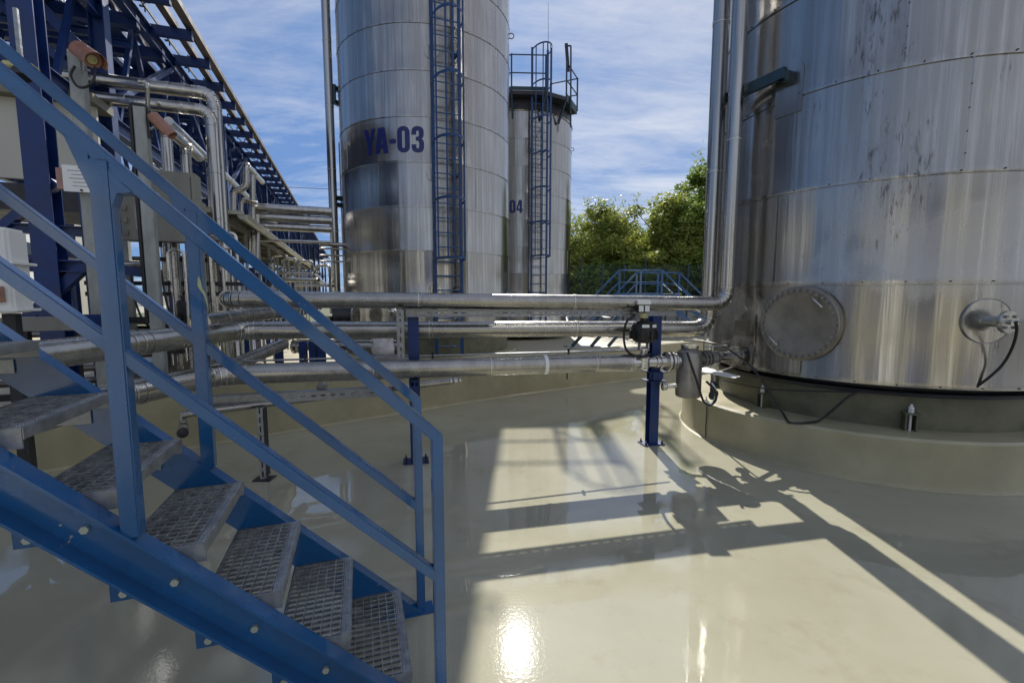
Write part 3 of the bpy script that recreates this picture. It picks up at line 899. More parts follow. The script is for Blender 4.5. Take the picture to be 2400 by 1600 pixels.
# roof platform of the farther tank
dz_ = 8.12
plat = thing('roof_platform', (0.9, 15.4, dz_), 'blue railed platform on top of the tank lettered 04', 'platform')
nn = Vector((math.cos(aC), math.sin(aC), 0)); ss = Vector((0, 0, 1)).cross(nn); cc = Vector((TC[0], TC[1], 0))
deck = []
for ang, rad in ((aC-1.0, 1.2), (aC-0.95, 2.0), (aC-0.42, 2.3), (aC+0.05, 2.4), (aC+0.40, 2.4), (aC+0.95, 2.2), (aC+1.05, 1.2)):
    deck.append((cc.x+rad*math.cos(ang), cc.y+rad*math.sin(ang)))
MB().poly(deck, dz_-0.10, dz_).build('deck', 'dark', plat)
MB().lathe((TC[0], TC[1], 0), (0, 0, 1), [(RC-0.03, 7.66), (RC-0.03, dz_-0.11), (0.5, dz_-0.105)], 48).build('roof_frame', 'dark', plat)
MB().poly([(x*0.999, y*0.999) for x, y in deck], dz_+0.002, dz_+0.02).build('deck_grating', 'grate', plat)
edge = [Vector((x, y, dz_)) for x, y in deck]
for i in range(len(edge)-1):
    a, b = edge[i], edge[i+1]
    if i == 3: continue      # gap at the ladder
    for h in (0.55, 1.1):
        MB().cyl(a+Vector((0, 0, h)), b+Vector((0, 0, h)), 0.021, 8).build('rail', 'blue_dull', plat)
    MB().beam(a+Vector((0, 0, 0.07)), b+Vector((0, 0, 0.07)), 0.01, 0.14).build('toe_board', 'blue_dull', plat)
for i, a in enumerate(edge):
    MB().beam(a, a+Vector((0, 0, 1.12)), 0.05, 0.05, up=(0, 1, 0)).build('post', 'blue_dull', plat)
for q in (edge[3], edge[4], edge[2]):
    MB().beam(q-Vector((0, 0, 0.05)), Vector((q.x*0.85+cc.x*0.15, q.y*0.85+cc.y*0.15, dz_-0.75)), 0.06, 0.06).build('knee_brace', 'blue_dull', plat)
# tall lamp post at the platform corner and lightning rod
pp = aty(1338, 262, 16.2)
lp = thing('platform_lamp', pp, 'slim lamp bar on a post at the right corner of the roof platform', 'lamp')
q1 = aty(1338, 108, 16.2)
MB().beam(pp-Vector((0, 0, 0.5)), q1, 0.05, 0.05, up=(0, 1, 0)).build('post', 'blue_dull', lp)
MB().beam(q1, aty(1328, 108, 16.2), 0.04, 0.04).build('arm', 'blue_dull', lp)
MB().beam(aty(1327, 103, 16.15), aty(1332, 168, 16.15), 0.1, 0.08, up=(0, 1, 0)).build('lamp_body', 'dark', lp)
MB().cyl(aty(1285, 150, 16.4), aty(1285, 6, 16.4), 0.012, 8, 0.006).build('lightning_rod', 'galv', label='thin upright lightning rod above the ladder cage of the farther tank', cat='rod')
# rails on the nearer tank top
rl = thing('tank_top_railing', (TB[0]+1.7, TB[1], 9.6), 'blue railing at the rim of the tank lettered YA-03', 'railing')
rp_ = [Vector((TB[0]+1.9*math.cos(a), TB[1]+1.9*math.sin(a), 9.6)) for a in [-1.2+0.3*i for i in range(9)]]
for i, q in enumerate(rp_):
    MB().cyl(q, q+Vector((0, 0, 1.1)), 0.02, 8).build('post', 'blue', rl)
    if i:
        for h in (0.55, 1.1): MB().cyl(rp_[i-1]+Vector((0, 0, h)), q+Vector((0, 0, h)), 0.018, 8).build('rail', 'blue', rl)

# ------------------------------------------------------------------ pipe runs
def pipe_run(t, pts, r, seg=0.95, m='clad', band=0.0, start=0.0, n=24, lap=0.0035, bendr=None, name='cladding_section'):
    """cladding sections butted along straight legs, segmented bends at corners, lap bands at the joints"""
    pts = [Vector(p) for p in pts]
    bendr = bendr or r*2.2
    legs = []
    for i in range(len(pts)-1):
        a, b = pts[i], pts[i+1]
        d = (b-a).normalized()
        a2 = a+d*(bendr if i > 0 else 0); b2 = b-d*(bendr if i < len(pts)-2 else 0)
        legs.append((a2, b2))
    for i, (a, b) in enumerate(legs):
        Lh = (b-a).length; d = (b-a).normalized()
        x = 0.0; first = start if (start and i == 0) else seg
        while x < Lh-1e-4:
            x2 = min(Lh, x+first); first = seg
            if Lh-x2 < 0.12: x2 = Lh
            p0, p1 = a+d*x, a+d*x2
            l_ = min(0.03, (x2-x)*0.3)
            mm_ = 'cladv' if (abs(d.z) > 0.9 and m in ('clad', 'clads')) else m
            o = MB().tube([p0, p0+d*l_, p0+d*(l_+0.004), p1], r, n, rs=[r+lap, r+lap, r, r]).build(name, mm_, t, smooth=0.7)
            if r > 0.06 and m == 'clad' and x > 0.05:
                MB().tube([p0-d*0.004, p0+d*0.005], r+lap+0.002, n).build('seam', 'seam', t)
            x = x2
        if i < len(legs)-1:
            c = pts[i+1]; p0, p3 = b, legs[i+1][0]
            arc = [p0*(1-s)**2+c*2*s*(1-s)+p3*s*s for s in [k/5 for k in range(6)]]
            for k in range(5):
                MB().tube([arc[k], arc[k+1]], r+lap*0.5*(k % 2), n).build('elbow_gore', m, t, smooth=0.7)
                if k: 
                    dd = (arc[k+1]-arc[k-1]).normalized()
                    MB().tube([arc[k]-dd*0.004, arc[k]+dd*0.004], r+0.006, n).build('seam', 'stain', t)


def py1(x): return 4.435+0.19*x
A1 = Vector((2.27, py1(2.27), 1.515))
pw1 = thing('insulated_pipe', (0, py1(0), 1.45), 'topmost horizontal insulated pipe, bending up beside the large tank', 'pipe')
pipe_run(pw1, [Vector((-2.55, 4.7, 1.565)), Vector((-2.50, py1(-2.5), 1.57)), A1, Vector((2.275, A1.y, 9.8))], 0.073, 1.5, 'clad', start=0.3)
def py2(x): return 4.63+0.20*x
A2 = Vector((2.185, py2(2.185)+0.02, 1.235))
pw2 = thing('insulated_pipe', (0, py2(0), 1.15), 'middle horizontal insulated pipe, bending up behind its neighbour at the large tank', 'pipe')
pipe_run(pw2, [Vector((-2.36, 0.2, 1.30)), Vector((-2.50, 2.9, 1.285)), Vector((-2.46, py2(-2.46), 1.285)), A2, Vector((2.19, A2.y+0.01, 9.8))], 0.082, 1.5, 'clad')
def py3(x): return 4.314+0.225*x
pw3 = thing('insulated_pipe', (0, py3(0), 0.85), 'lowest horizontal insulated pipe, ending at the black valve actuator', 'pipe')
E3 = Vector((1.18, py3(1.18), 0.928))
pipe_run(pw3, [Vector((-2.42, 0.2, 0.95)), Vector((-2.60, 2.9, 0.945)), Vector((-2.44, py3(-2.44), 0.945)), E3], 0.086, 1.05, 'clad')
MB().tube([(-0.2+0.5, py3(0.3), 0.9355), (0.335, py3(0.335), 0.9352)], 0.094, 24).build('white_band', 'white', pw3)
# fourth, running off to the back between the others
pw4 = thing('insulated_pipe', (-2.4, 5, 0.8), 'insulated pipe slanting away under the others toward the rear valves', 'pipe')
pipe_run(pw4, [Vector((-3.25, 0.2, 0.70)), atz(330, 905, 0.80), atz(520, 868, 0.84), atz(664, 806, 0.95)], 0.075, 0.9, 'clad')
pw5 = thing('insulated_pipe', (-2.4, 6, 1.3), 'short insulated pipe behind the top one, receding to the right', 'pipe')
pipe_run(pw5, [atz(470, 757, 1.37), atz(560, 742, 1.38), atz(690, 727, 1.40)], 0.075, 0.5, 'clad')

# ------------------------------------------------------------------ supports for the pipes
def strut(name, p0, p1, h, parent, slot=0.05, gap=0.03, m='galv', depth=0.04, up=(0, 0, 1)):
    """slotted channel: top strip, bottom strip and the webs between the slots"""
    b = MB(); p0 = Vector(p0); p1 = Vector(p1)
    d, sd_, uu = b.frame(p0, p1, up)
    L = (p1-p0).length
    sl = 0.012
    for k in (-1, 1):
        b.box((p0+p1)/2+uu*k*(h/2-(h/2-sl/2)/2), (L, 0.003, h/2-sl/2), (d, sd_, uu))
        b.box((p0+p1)/2+uu*k*(h/2-0.0015)-sd_*depth/2*-1, (L, depth, 0.003), (d, sd_, uu))
    nn_ = int(L/(slot+gap))
    for i in range(nn_+1):
        c_ = p0+d*min(L-gap/2, (i*(slot+gap)+gap/2))
        b.box(c_, (gap, 0.003, sl), (d, sd_, uu))
    return b.build(name, m, parent, smooth=0)


def hcol(name, base, top, m='blue', w=0.1):
    pass


c1 = Vector((-0.93, 4.30, 0)); c2_ = Vector((1.515, 4.84, 0))
su = thing('pipe_support', (0.3, 4.6, 0), 'pair of dark blue posts with slotted galvanised rail carrying the three pipes', 'support')
tv = (c2_-c1).normalized()
nv = Vector((-tv.y, tv.x, 0))
# nearest post, set into two lengths as it passes behind the pipe
for (c_, zt, nm) in ((c1, 1.40, 'left'), (c2_, 1.39, 'right')):
    po = MB().ibeam(c_, c_+Vector((0, 0, zt)), 0.10, 0.10, 0.008, up=nv).build('post', 'rackblue', su)
    MB().box(c_+Vector((0, 0, 0.007)), (0.24, 0.16, 0.012), (tv, nv, Vector((0, 0, 1)))).build('base_plate', 'rackblue', su)
    for k in (-1, 1):
        for j in (-1, 1):
            q = c_+tv*0.095*k+nv*0.055*j
            MB().cyl(q+Vector((0, 0, 0.012)), q+Vector((0, 0, 0.05)), 0.007, 8).cyl(q+Vector((0, 0, 0.013)), q+Vector((0, 0, 0.026)), 0.014, 6).build('anchor_bolt', 'dark', po)
strut('slotted_rail', c1+Vector((0.0, -0.07, 1.440))-tv*0.05, c2_+Vector((0, -0.07, 1.425))+tv*0.22, 0.07, su)
strut('slotted_upright', c1+Vector((-0.02, -0.16, 0.83))-tv*0.06, c1+Vector((-0.02, -0.16, 1.47))-tv*0.06, 0.065, su, up=(1, 0.2, 0))
# bracket arm under the middle pipe and clamps on the right post
MB().ibeam(c1+Vector((0, 0, 1.17)), c1+nv*0.42+Vector((0, 0, 1.17)), 0.06, 0.07).build('bracket_arm', 'rackblue', su)
MB().ibeam(c1-nv*0.2+Vector((0, 0, 0.80)), c1+nv*0.1+Vector((0, 0, 0.80)), 0.06, 0.07).build('bracket_arm', 'rackblue', su)
MB().ibeam(c2_+Vector((0, 0, 1.115)), c2_+nv*0.32+Vector((0, 0, 1.115)), 0.06, 0.07).build('bracket_arm', 'rackblue', su)
for zc_ in (0.80, 0.70):
    MB().box(c2_+Vector((0, -0.02, zc_)), (0.20, 0.20, 0.008), (tv, nv, Vector((0, 0, 1)))).build('clamp_plate', 'rackblue', su)
MB().box(c2_-nv*0.03+Vector((0, -0.04, 0.76)), (0.14, 0.08, 0.10), (tv, nv, Vector((0, 0, 1)))).build('pipe_shoe', 'rackblue', su, bevel=0.015)
for x in (-2.3, -0.94, 1.45):
    for f, rr_, zz_ in ((py1, 0.073, 1.53),):
        pass

# low slotted rail with its own small pipe and valve
lr = thing('low_slotted_rail', (-2.0, 4.2, 0), 'low galvanised slotted rail on short posts in front of the beige wall', 'support')
a = atz(470, 942, 0.68); b = atz(905, 918, 0.70)
strut('slotted_rail', a, b, 0.085, lr, slot=0.04, gap=0.045, depth=-0.09)
bz = Vector((-2.17, 3.85, 0))
strut('post', bz, bz+Vector((0, 0, 0.64)), 0.05, lr, up=(1, 0.2, 0))
MB().box(bz+Vector((0, 0.04, 0.33)), (0.05, 0.07, 0.60)).build('post_back', 'dark', lr)
MB().box(bz+Vector((0, 0.02, 0.006)), (0.15, 0.12, 0.01)).build('base_plate', 'dark', lr)
q = atz(752, 900, 0.78)
MB().poly([(q.x-0.04, q.y), (q.x+0.04, q.y), (q.x+0.04, q.y+0.05), (q.x-0.04, q.y+0.05)], 0.73, 0.77).add([(q.x-.035, q.y, .77), (q.x+.035, q.y, .77), (q.x, q.y, .83), (q.x-.035, q.y+.02, .77), (q.x+.035, q.y+.02, .77), (q.x, q.y+.02, .83)], [(0, 1, 2), (3, 5, 4), (0, 2, 5, 3), (1, 4, 5, 2)]).build('clip', 'galv', lr)
sp5 = thing('drain_pipe', (-1.5, 4.6, 0.6), 'thin silver pipe along the beige wall ending in a small lever valve', 'pipe')
pa_ = atz(490, 962, 0.62); pb_ = atz(1052, 893, 0.70)
pipe_run(sp5, [pa_, pb_], 0.034, 1.2, 'clad', n=16, lap=0.002)
ax = (pb_-pa_).normalized()
bv = MB().lathe(pb_, ax, [(0.02, 0), (0.032, 0.005), (0.032, 0.03), (0.024, 0.035), (0.036, 0.05), (0.036, 0.085), (0.024, 0.1), (0.03, 0.105), (0.03, 0.13), (0.012, 0.131)], 16).build('ball_valve', 'stain', sp5)
qv = pb_+ax*0.067
MB().cyl(qv, qv+Vector((0, 0, 0.06)), 0.009, 8).build('stem', 'stain', bv)
MB().beam(qv+Vector((0, 0, 0.055)), qv+Vector((0.17, 0.02, 0.05)), 0.022, 0.006).build('lever', 'galv', bv)

q = pa_.lerp(pb_, 0.0)+Vector((-0.15, -0.05, 0))
q = atz(428, 972, 0.60)
MB().tube([pa_, q+Vector((0, 0, 0.0)), q-Vector((0, 0, 0.06))], 0.03, 14).build('elbow', 'clad', sp5)
dv3 = MB().lathe(q-Vector((0, 0, 0.15)), (0, 0, 1), [(0.02, 0), (0.035, 0.01), (0.035, 0.07), (0.022, 0.08), (0.03, 0.09)], 14).build('drain_valve', 'cast', sp5)
MB().lathe(q-Vector((-0.02, 0.03, 0.14)), (0.3, -1, 0), [(0.03, 0), (0.042, 0.01), (0.042, 0.03), (0.03, 0.035)], 16).build('cap', 'dark', dv3)
bq = atz(168, 1075, 0.0); bt_ = Vector((bq.x, bq.y, aty(168, 1010, bq.y).z))
bk5 = thing('floor_bracket', bq, 'black angled floor bracket under the fat pipe behind the stair treads', 'bracket')
MB().beam(bq, bt_, 0.035, 0.035, up=(0, 1, 0)).build('leg', 'black', bk5)
MB().beam(bt_, bt_+Vector((0.16, 0.12, 0.015)), 0.035, 0.03).build('arm', 'black', bk5)

# thin conduit
cd = thing('conduit', (0, 4.6, 1.0), 'thin grey conduit strung just above the lowest pipe', 'conduit')
def pyc(x): return 4.66+0.26*x
MB().tube([(-2.6, pyc(-2.6), 1.02), (-0.9, pyc(-0.9), 1.015), (1.38, pyc(1.38), 1.0)], 0.009, 8).build('conduit_tube', 'galv', cd)
for x in (-0.78, -1.9, 0.6):
    MB().cyl((x, pyc(x), 0.98), (x, pyc(x), 1.05), 0.012, 8).build('clip', 'dark', cd)

# ------------------------------------------------------------------ actuator, strainer, valves by the large tank
X0 = E3.copy()
dirv = Vector((1, 0.225, 0)).normalized()
def on3(u, v=850): # along the lowest pipe axis
    d = ray(u, v); t = 4.314/(d.y-0.225*d.x); q = Vector((0, 0, EYE))+d*t; return Vector((q.x, q.y, 0.925))


vf = thing('control_valve', on3(1510), 'black motor valve with white switch boxes on the blue post', 'valve')
pA, pB = on3(1472), on3(1575)
MB().tube([pA, pB], 0.052, 20).build('valve_pipe', 'stain', vf)
for u_ in (1474, 1480, 1538, 1548):
    q = on3(u_); MB().tube([q-dirv*0.012, q+dirv*0.012], 0.085 if u_ < 1500 else 0.062, 24).build('clamp_ring', 'stain', vf)
vb = on3(1507)
sidev = Vector((0.225, -1, 0)).normalized()
MB().lathe(vb-Vector((0, 0, 0.07)), (0, 0, 1), [(0.05, 0), (0.068, 0.02), (0.068, 0.12), (0.05, 0.135), (0.06, 0.14), (0.06, 0.155), (0.03, 0.158), (0.03, 0.2), (0.06, 0.2), (0.06, 0.215)], 20).build('valve_body', 'stain', vf)
vb2 = vb+sidev*0.05
for k in (-1, 1):
    MB().box(vb+dirv*0.045*k+Vector((0, 0, 0.17)), (0.012, 0.05, 0.10), (dirv, sidev, Vector((0, 0, 1)))).build('yoke', 'stain', vf)
MB().lathe(vb+Vector((0, 0, 0.20)), (0, 0, 1), [(0.07, 0), (0.10, 0.015), (0.125, 0.05), (0.13, 0.075), (0.135, 0.078), (0.135, 0.092), (0.13, 0.095), (0.128, 0.15), (0.118, 0.19), (0.085, 0.215), (0.04, 0.222), (0.04, 0.25), (0, 0.251)], 28).build('actuator_housing', 'black', vf)
for k in range(10):
    a = 2*PI*k/10
    q = vb+Vector((0.134*math.cos(a), 0.134*math.sin(a), 0.285))
    MB().box(q, (0.02, 0.03, 0.09), (Vector((math.cos(a), math.sin(a), 0)), Vector((-math.sin(a), math.cos(a), 0)), Vector((0, 0, 1)))).build('housing_lug', 'black', vf, bevel=0.004)
MB().box(vb+Vector((-0.02, -0.128, 0.375)), (0.07, 0.006, 0.03)).build('type_label', 'white', vf)
MB().box(vb+Vector((0.07, -0.112, 0.375)), (0.05, 0.006, 0.03), (Vector((0.85, 0.5, 0)), Vector((-0.5, 0.85, 0)), Vector((0, 0, 1)))).build('type_label', 'white', vf)
MB().cyl(vb+Vector((-0.01, 0, 0.45)), vb+Vector((-0.01, 0, 0.50)), 0.045, 16).build('indicator', 'paleyellow', vf)
sb = vb+Vector((-0.02, -0.01, 0.545))
MB().box(sb, (0.12, 0.10, 0.08)).build('switch_box', 'black', vf, bevel=0.008)
MB().box(sb+Vector((0.0, 0, 0.062)), (0.135, 0.11, 0.045)).build('switch_cover', 'white', vf, bevel=0.006)
for k in (-1, 1): MB().box(sb+Vector((0.03*k, -0.051, 0.0)), (0.045, 0.004, 0.06)).build('switch_label', 'white', vf)
MB().cyl(sb+Vector((-0.06, 0, -0.02)), sb+Vector((-0.16, -0.02, 0.03)), 0.012, 8).build('cable_gland', 'black', vf)
hose = smooth_path([sb+Vector((-0.08, -0.02, -0.06)), sb+Vector((-0.17, -0.03, -0.14)), sb+Vector((-0.19, -0.03, -0.30)), sb+Vector((-0.15, -0.03, -0.43)), sb+Vector((-0.03, -0.05, -0.48)), sb+Vector((0.07, -0.07, -0.45))])
MB().tube(hose, 0.012, 8).build('cable', 'black', vf)

sn = on3(1615)
st_ = thing('strainer', sn, 'upright grey cylindrical strainer between valve and large tank', 'strainer')
MB().lathe((sn.x, sn.y, 0.545), (0, 0, 1), [(0.0, 0), (0.115, 0.0), (0.125, 0.01), (0.128, 0.03), (0.128, 0.44), (0.12, 0.47), (0.085, 0.50), (0.08, 0.505), (0.085, 0.51), (0.085, 0.53), (0, 0.535)], 32).build('vessel', 'cast', st_)
MB().lathe((sn.x, sn.y, 1.06), (0, 0, 1), [(0.075, 0), (0.09, 0.004), (0.09, 0.03), (0.02, 0.035)], 28).build('lid_ring', 'stain', st_)
for u_, rr_ in ((1563, 0.10), (1572, 0.10), (1580, 0.085)):
    q = on3(u_); MB().tube([q-dirv*0.011, q+dirv*0.011], rr_, 28).build('flange', 'stain', st_)
MB().tube([on3(1548), on3(1590)], 0.06, 20).build('inlet_pipe', 'stain', st_)
qd = Vector((sn.x-0.12, sn.y, 0.66))
MB().cyl(qd, qd-Vector((0.16, 0, 0.02)), 0.022, 12).build('drain_stub', 'stain', st_)
MB().lathe(qd-Vector((0.1, 0, 0.01)), (-1, 0, 0), [(0.03, 0), (0.042, 0.01), (0.042, 0.05), (0.02, 0.06)], 14).build('drain_valve', 'stain', st_)
# ball valve between strainer and tank
nzp = pz+nz_out*0.108
q0 = on3(1642); q0.z = NZ*0.5+q0.z*0.5
iv = thing('isolation_valve', q0, 'flanged steel ball valve joining the strainer to the tank nozzle', 'valve')
axv = (nzp-q0).normalized()
Lq = (nzp-q0).length
MB().tube([q0-axv*0.03, nzp], 0.05, 20).build('pipe_spool', 'stain', iv)
for f_, rr_ in ((0.0, 0.09), (0.1, 0.09), (0.2, 0.088), (0.42, 0.075)):
    q = q0+axv*(Lq*f_+0.012)
    MB().tube([q-axv*0.011, q+axv*0.011], rr_, 26).build('flange', 'cast', iv)
for k in range(8):
    a = 2*PI*k/8
    s1 = axv.cross(Vector((0, 0, 1))).normalized()
    q = q0+(s1*math.cos(a)+Vector((0, 0, 1))*math.sin(a))*0.072
    MB().cyl(q-axv*0.03, q+axv*(Lq*0.2+0.03), 0.007, 6).build('stud', 'stain', iv)
q = q0+axv*(Lq*0.33)
MB().lathe(q-axv*0.05, axv, [(0.05, 0), (0.075, 0.02), (0.078, 0.08), (0.05, 0.1)], 20).build('valve_body', 'cast', iv)
MB().cyl(q, q+Vector((0, 0, 0.12)), 0.016, 10).build('stem', 'stain', iv)
MB().beam(q+Vector((-0.1, -0.02, 0.12)), q+Vector((0.16, 0.02, 0.135)), 0.03, 0.008).build('lever', 'galv', iv)

# hoses and cables on the large tank
def zz8(x, y): return 1600+x/2.765, 500+y/2.765
def cable(name, pts, r_cyl, r, label, m='black', cat='cable'):
    P = [on_cyl(*zz8(*p), TA, r_cyl if not isinstance(r_cyl, list) else r_cyl[i]) for i, p in enumerate(pts)]
    P = [atz(*zz8(*pts[i]), PZ+0.014) if q.z < PZ+0.014 else q for i, q in enumerate(P)]
    o = MB().tube(smooth_path(P, 5), r, 10).build(name, m, label=label, cat=cat)
    return o


cable('black_cable', [(10, 825), (150, 832), (280, 872), (420, 972), (500, 1060), (590, 1200), (660, 1310), (700, 1356), (830, 1352), (895, 1335), (1000, 1250), (1070, 1190), (1130, 1158)], [1.95, 1.92, 1.85, 1.8, 1.78, 1.74, 1.72, 1.70, 1.69, 1.69, 1.66, 1.64, 1.60], 0.0105, 'long black cable drooping from the strainer across the tank skirt')
cable('black_cable', [(2158, 700), (2165, 760), (2140, 860), (2080, 970), (2000, 1050), (1880, 1142)], [1.85, 1.84, 1.78, 1.72, 1.68, 1.62], 0.0105, 'black cable curving down from the probe on the right of the tank')
cable('skirt_cable', [(240, 1080), (500, 1130), (760, 1148), (1140, 1158), (1700, 1185), (2200, 1200), (2500, 1205)], 1.585, 0.007, 'thin dark cable running round under the cladding of the large tank', 'dark')
hp = [aty(1610, 825, sn.y-0.16), aty(1622, 860, sn.y-0.19), aty(1637, 905, sn.y-0.2), aty(1648, 938, sn.y-0.2), aty(1662, 949, sn.y-0.2), aty(1677, 938, sn.y-0.2), aty(1676, 915, sn.y-0.18), aty(1655, 893, sn.y-0.12)]
MB().tube(smooth_path(hp), 0.012, 10).build('black_hose', 'black', label='short black hose looping below the strainer', cat='hose')
hw = [aty(1655, 930, sn.y-0.17), aty(1660, 944, sn.y-0.17), aty(1672, 940, sn.y-0.17), aty(1678, 915, sn.y-0.16), aty(1668, 897, sn.y-0.1)]
MB().tube(smooth_path(hw), 0.008, 8).build('clear_hose', 'white', label='thin white hose inside the black hose loop by the strainer', cat='hose')
dv_ = thing('skirt_valve', aty(1668, 905, 4.65), 'small dark drain valve at the left end of the tank skirt', 'valve')
qq = aty(1672, 893, 4.75)
MB().cyl(qq, qq-Vector((0, 0, 0.12)), 0.03, 12).build('valve_body', 'dark', dv_)
MB().tube([qq+Vector((0, 0, .0)), qq+Vector((0, 0, 0.07)), qq+Vector((0.35, 0.3, 0.09))], 0.022, 10).build('pipe_stub', 'cast', dv_)
MB().lathe(qq-Vector((0.0, 0, 0.14)), (0.3, -1, -0.2), [(0.055, 0), (0.06, 0.01), (0.055, 0.02)], 20).build('handwheel', 'dark', dv_)
# white sliver built in place of the sunlight falling under the nozzle
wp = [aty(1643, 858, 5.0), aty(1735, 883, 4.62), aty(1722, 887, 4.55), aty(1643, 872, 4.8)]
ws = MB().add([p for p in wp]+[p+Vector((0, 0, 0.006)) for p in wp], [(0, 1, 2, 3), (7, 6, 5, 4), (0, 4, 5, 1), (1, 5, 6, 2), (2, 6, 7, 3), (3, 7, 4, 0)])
ws.build('sunlight_patch', 'white', label='pointed white sliver standing in for sunlight under the tank nozzle', cat='sunlight patch')
# small white cable down the plinth edge
qa = [Vector((PC[0]+1.81*math.cos(a), PC[1]+1.81*math.sin(a), z)) for a, z in ((3.335, 0.44), (3.34, 0.30), (3.335, 0.14), (3.34, 0.01))]
MB().tube(qa, 0.006, 6).build('earth_wire', 'dark', label='thin earth wire down the left edge of the round plinth', cat='wire')

# warning sign between the two vertical pipes
sgn = thing('warning_sign', aty(1672, 580, 9.0), 'white warning board with yellow triangle and text seen between the vertical pipes', 'sign')
b0 = aty(1650, 672, 9.0); b1 = aty(1697, 488, 9.0)
cx_ = (b0+b1)/2
MB().box(cx_, (b1.x-b0.x, 0.006, b1.z-b0.z)).build('board', 'white', sgn)
for k_ in (0.25, 0.75): MB().beam(Vector((b0.x+(b1.x-b0.x)*k_, 9.04, 0.05)), Vector((b0.x+(b1.x-b0.x)*k_, 9.04, b1.z)), 0.04, 0.05, up=(0, 1, 0)).build('post', 'galv', sgn)
hh_ = b1.z-b0.z
for zf, hf in ((-0.22, 0.30),):
    MB().box(cx_+Vector((0, -0.0045, hh_*zf)), ((b1.x-b0.x)*0.86, 0.002, hh_*hf)).build('yellow_panel', 'yellow', sgn)
    for i in range(5):
        MB().box(cx_+Vector((0, -0.0065, hh_*(zf+0.11-0.055*i))), ((b1.x-b0.x)*(0.6 if i % 2 else 0.7), 0.001, hh_*0.02)).build('text_line', 'text', sgn)
tw = (b1.x-b0.x)*0.42
MB().prof(cx_+Vector((0, -0.006, hh_*0.15)), cx_+Vector((0, -0.0035, hh_*0.15)), [(-tw, -tw*0.9), (tw, -tw*0.9), (0, tw*0.9)]).build('yellow_triangle', 'yellow', sgn)

# ------------------------------------------------------------------ staircase
A_ = R(18.5)
RU = Vector((-math.cos(A_), -math.sin(A_), 0))        # horizontal direction going up the stairs
WD = Vector((-math.sin(A_), math.cos(A_), 0))         # across, away from the viewer
FAR = Vector((-0.455, 2.20, 0)); NEAR = FAR-WD*0.6
Z = Vector((0, 0, 1))
SL = 0.965
stairs = thing('staircase', (FAR+NEAR)/2, 'blue steel staircase with galvanised grating treads and square handrails', 'stairs')
AMAX = 2.75
for base, lab, sg_ in ((FAR, None, 1), (NEAR, None, -1)):
    up = (Z-RU*0).normalized()
    # channel laid on the slope: outline in the vertical plane, swept across
    t = 0.008; hgt = 0.19
    zoff = -0.032 if base is NEAR else -0.004
    def zt(a): return a*SL+zoff
    z_bot = lambda a: zt(a)-hgt
    a_s = -0.06
    w0 = base+WD*(-0.0)
    def quad_prism(pl_, d0, d1):
        n_ = len(pl_)
        vs = [base+RU*a+Z*z+WD*d for d in (d0, d1) for a, z in pl_]
        return MB().add(vs, [(i, (i+1) % n_, (i+1) % n_+n_, i+n_) for i in range(n_)]+[tuple(range(n_))[::-1], tuple(range(n_, 2*n_))])
    af = (0.004-zoff)/SL    # where top edge meets the floor
    foot = (0.004-zoff+hgt)/SL
    so = sg_
    d_in = -0.035*so; d_out = 0.032*so
    lo = [(af-0.02, 0.004), (foot, 0.004), (AMAX, z_bot(AMAX)), (AMAX, zt(AMAX)), (af, 0.006)]
    web = quad_prism(lo, d_in, d_in+t*so)
    fl_ = quad_prism([(af, 0.006), (AMAX, zt(AMAX)), (AMAX, zt(AMAX)-0.012), (af+0.012, 0.006)], d_in+t*so, d_out)
    web.add(fl_.v, fl_.f)
    fb_ = quad_prism([(foot, 0.004), (AMAX, z_bot(AMAX)), (AMAX, z_bot(AMAX)+0.012), (foot-0.012, 0.004)], d_in+t*so, d_out)
    web.add(fb_.v, fb_.f)
    sgo = web.build('stringer', 'blue', stairs, smooth=0.5)
    MB().box(base+RU*0.06+Z*0.004, (0.22, 0.09, 0.008), (RU, WD, Z)).build('foot_plate', 'blue', stairs)
# handrails
def rail_poly(base, pts, w=0.05, name='top_rail'):
    return None


def sq(base, pts, sz, name):
    """mitred square tube in the vertical plane of a stringer"""
    n_ = len(pts); V2 = [Vector((a, z)) for a, z in pts]
    L_, R_ = [], []
    for i in range(n_):
        if i == 0: d = (V2[1]-V2[0]).normalized(); m_ = Vector((-d.y, d.x)); k = 1
        elif i == n_-1: d = (V2[-1]-V2[-2]).normalized(); m_ = Vector((-d.y, d.x)); k = 1
        else:
            d0 = (V2[i]-V2[i-1]).normalized(); d1 = (V2[i+1]-V2[i]).normalized()
            n0 = Vector((-d0.y, d0.x)); n1_ = Vector((-d1.y, d1.x)); m_ = (n0+n1_).normalized(); k = 1/max(0.3, m_.dot(n0))
        L_.append(V2[i]+m_*k*sz/2); R_.append(V2[i]-m_*k*sz/2)
    vs = []
    for i in range(n_):
        for P_, d in ((L_[i], -sz/2), (L_[i], sz/2), (R_[i], sz/2), (R_[i], -sz/2)):
            vs.append(base+RU*P_.x+Z*P_.y+WD*d)
    fs = [(i*4+k, i*4+(k+1) % 4, (i+1)*4+(k+1) % 4, (i+1)*4+k) for i in range(n_-1) for k in range(4)]
    fs += [(0, 3, 2, 1), tuple((n_-1)*4+k for k in range(4))]
    return MB().add(vs, fs).build(name, 'blue', stairs, bevel=0.004, smooth=0.5)


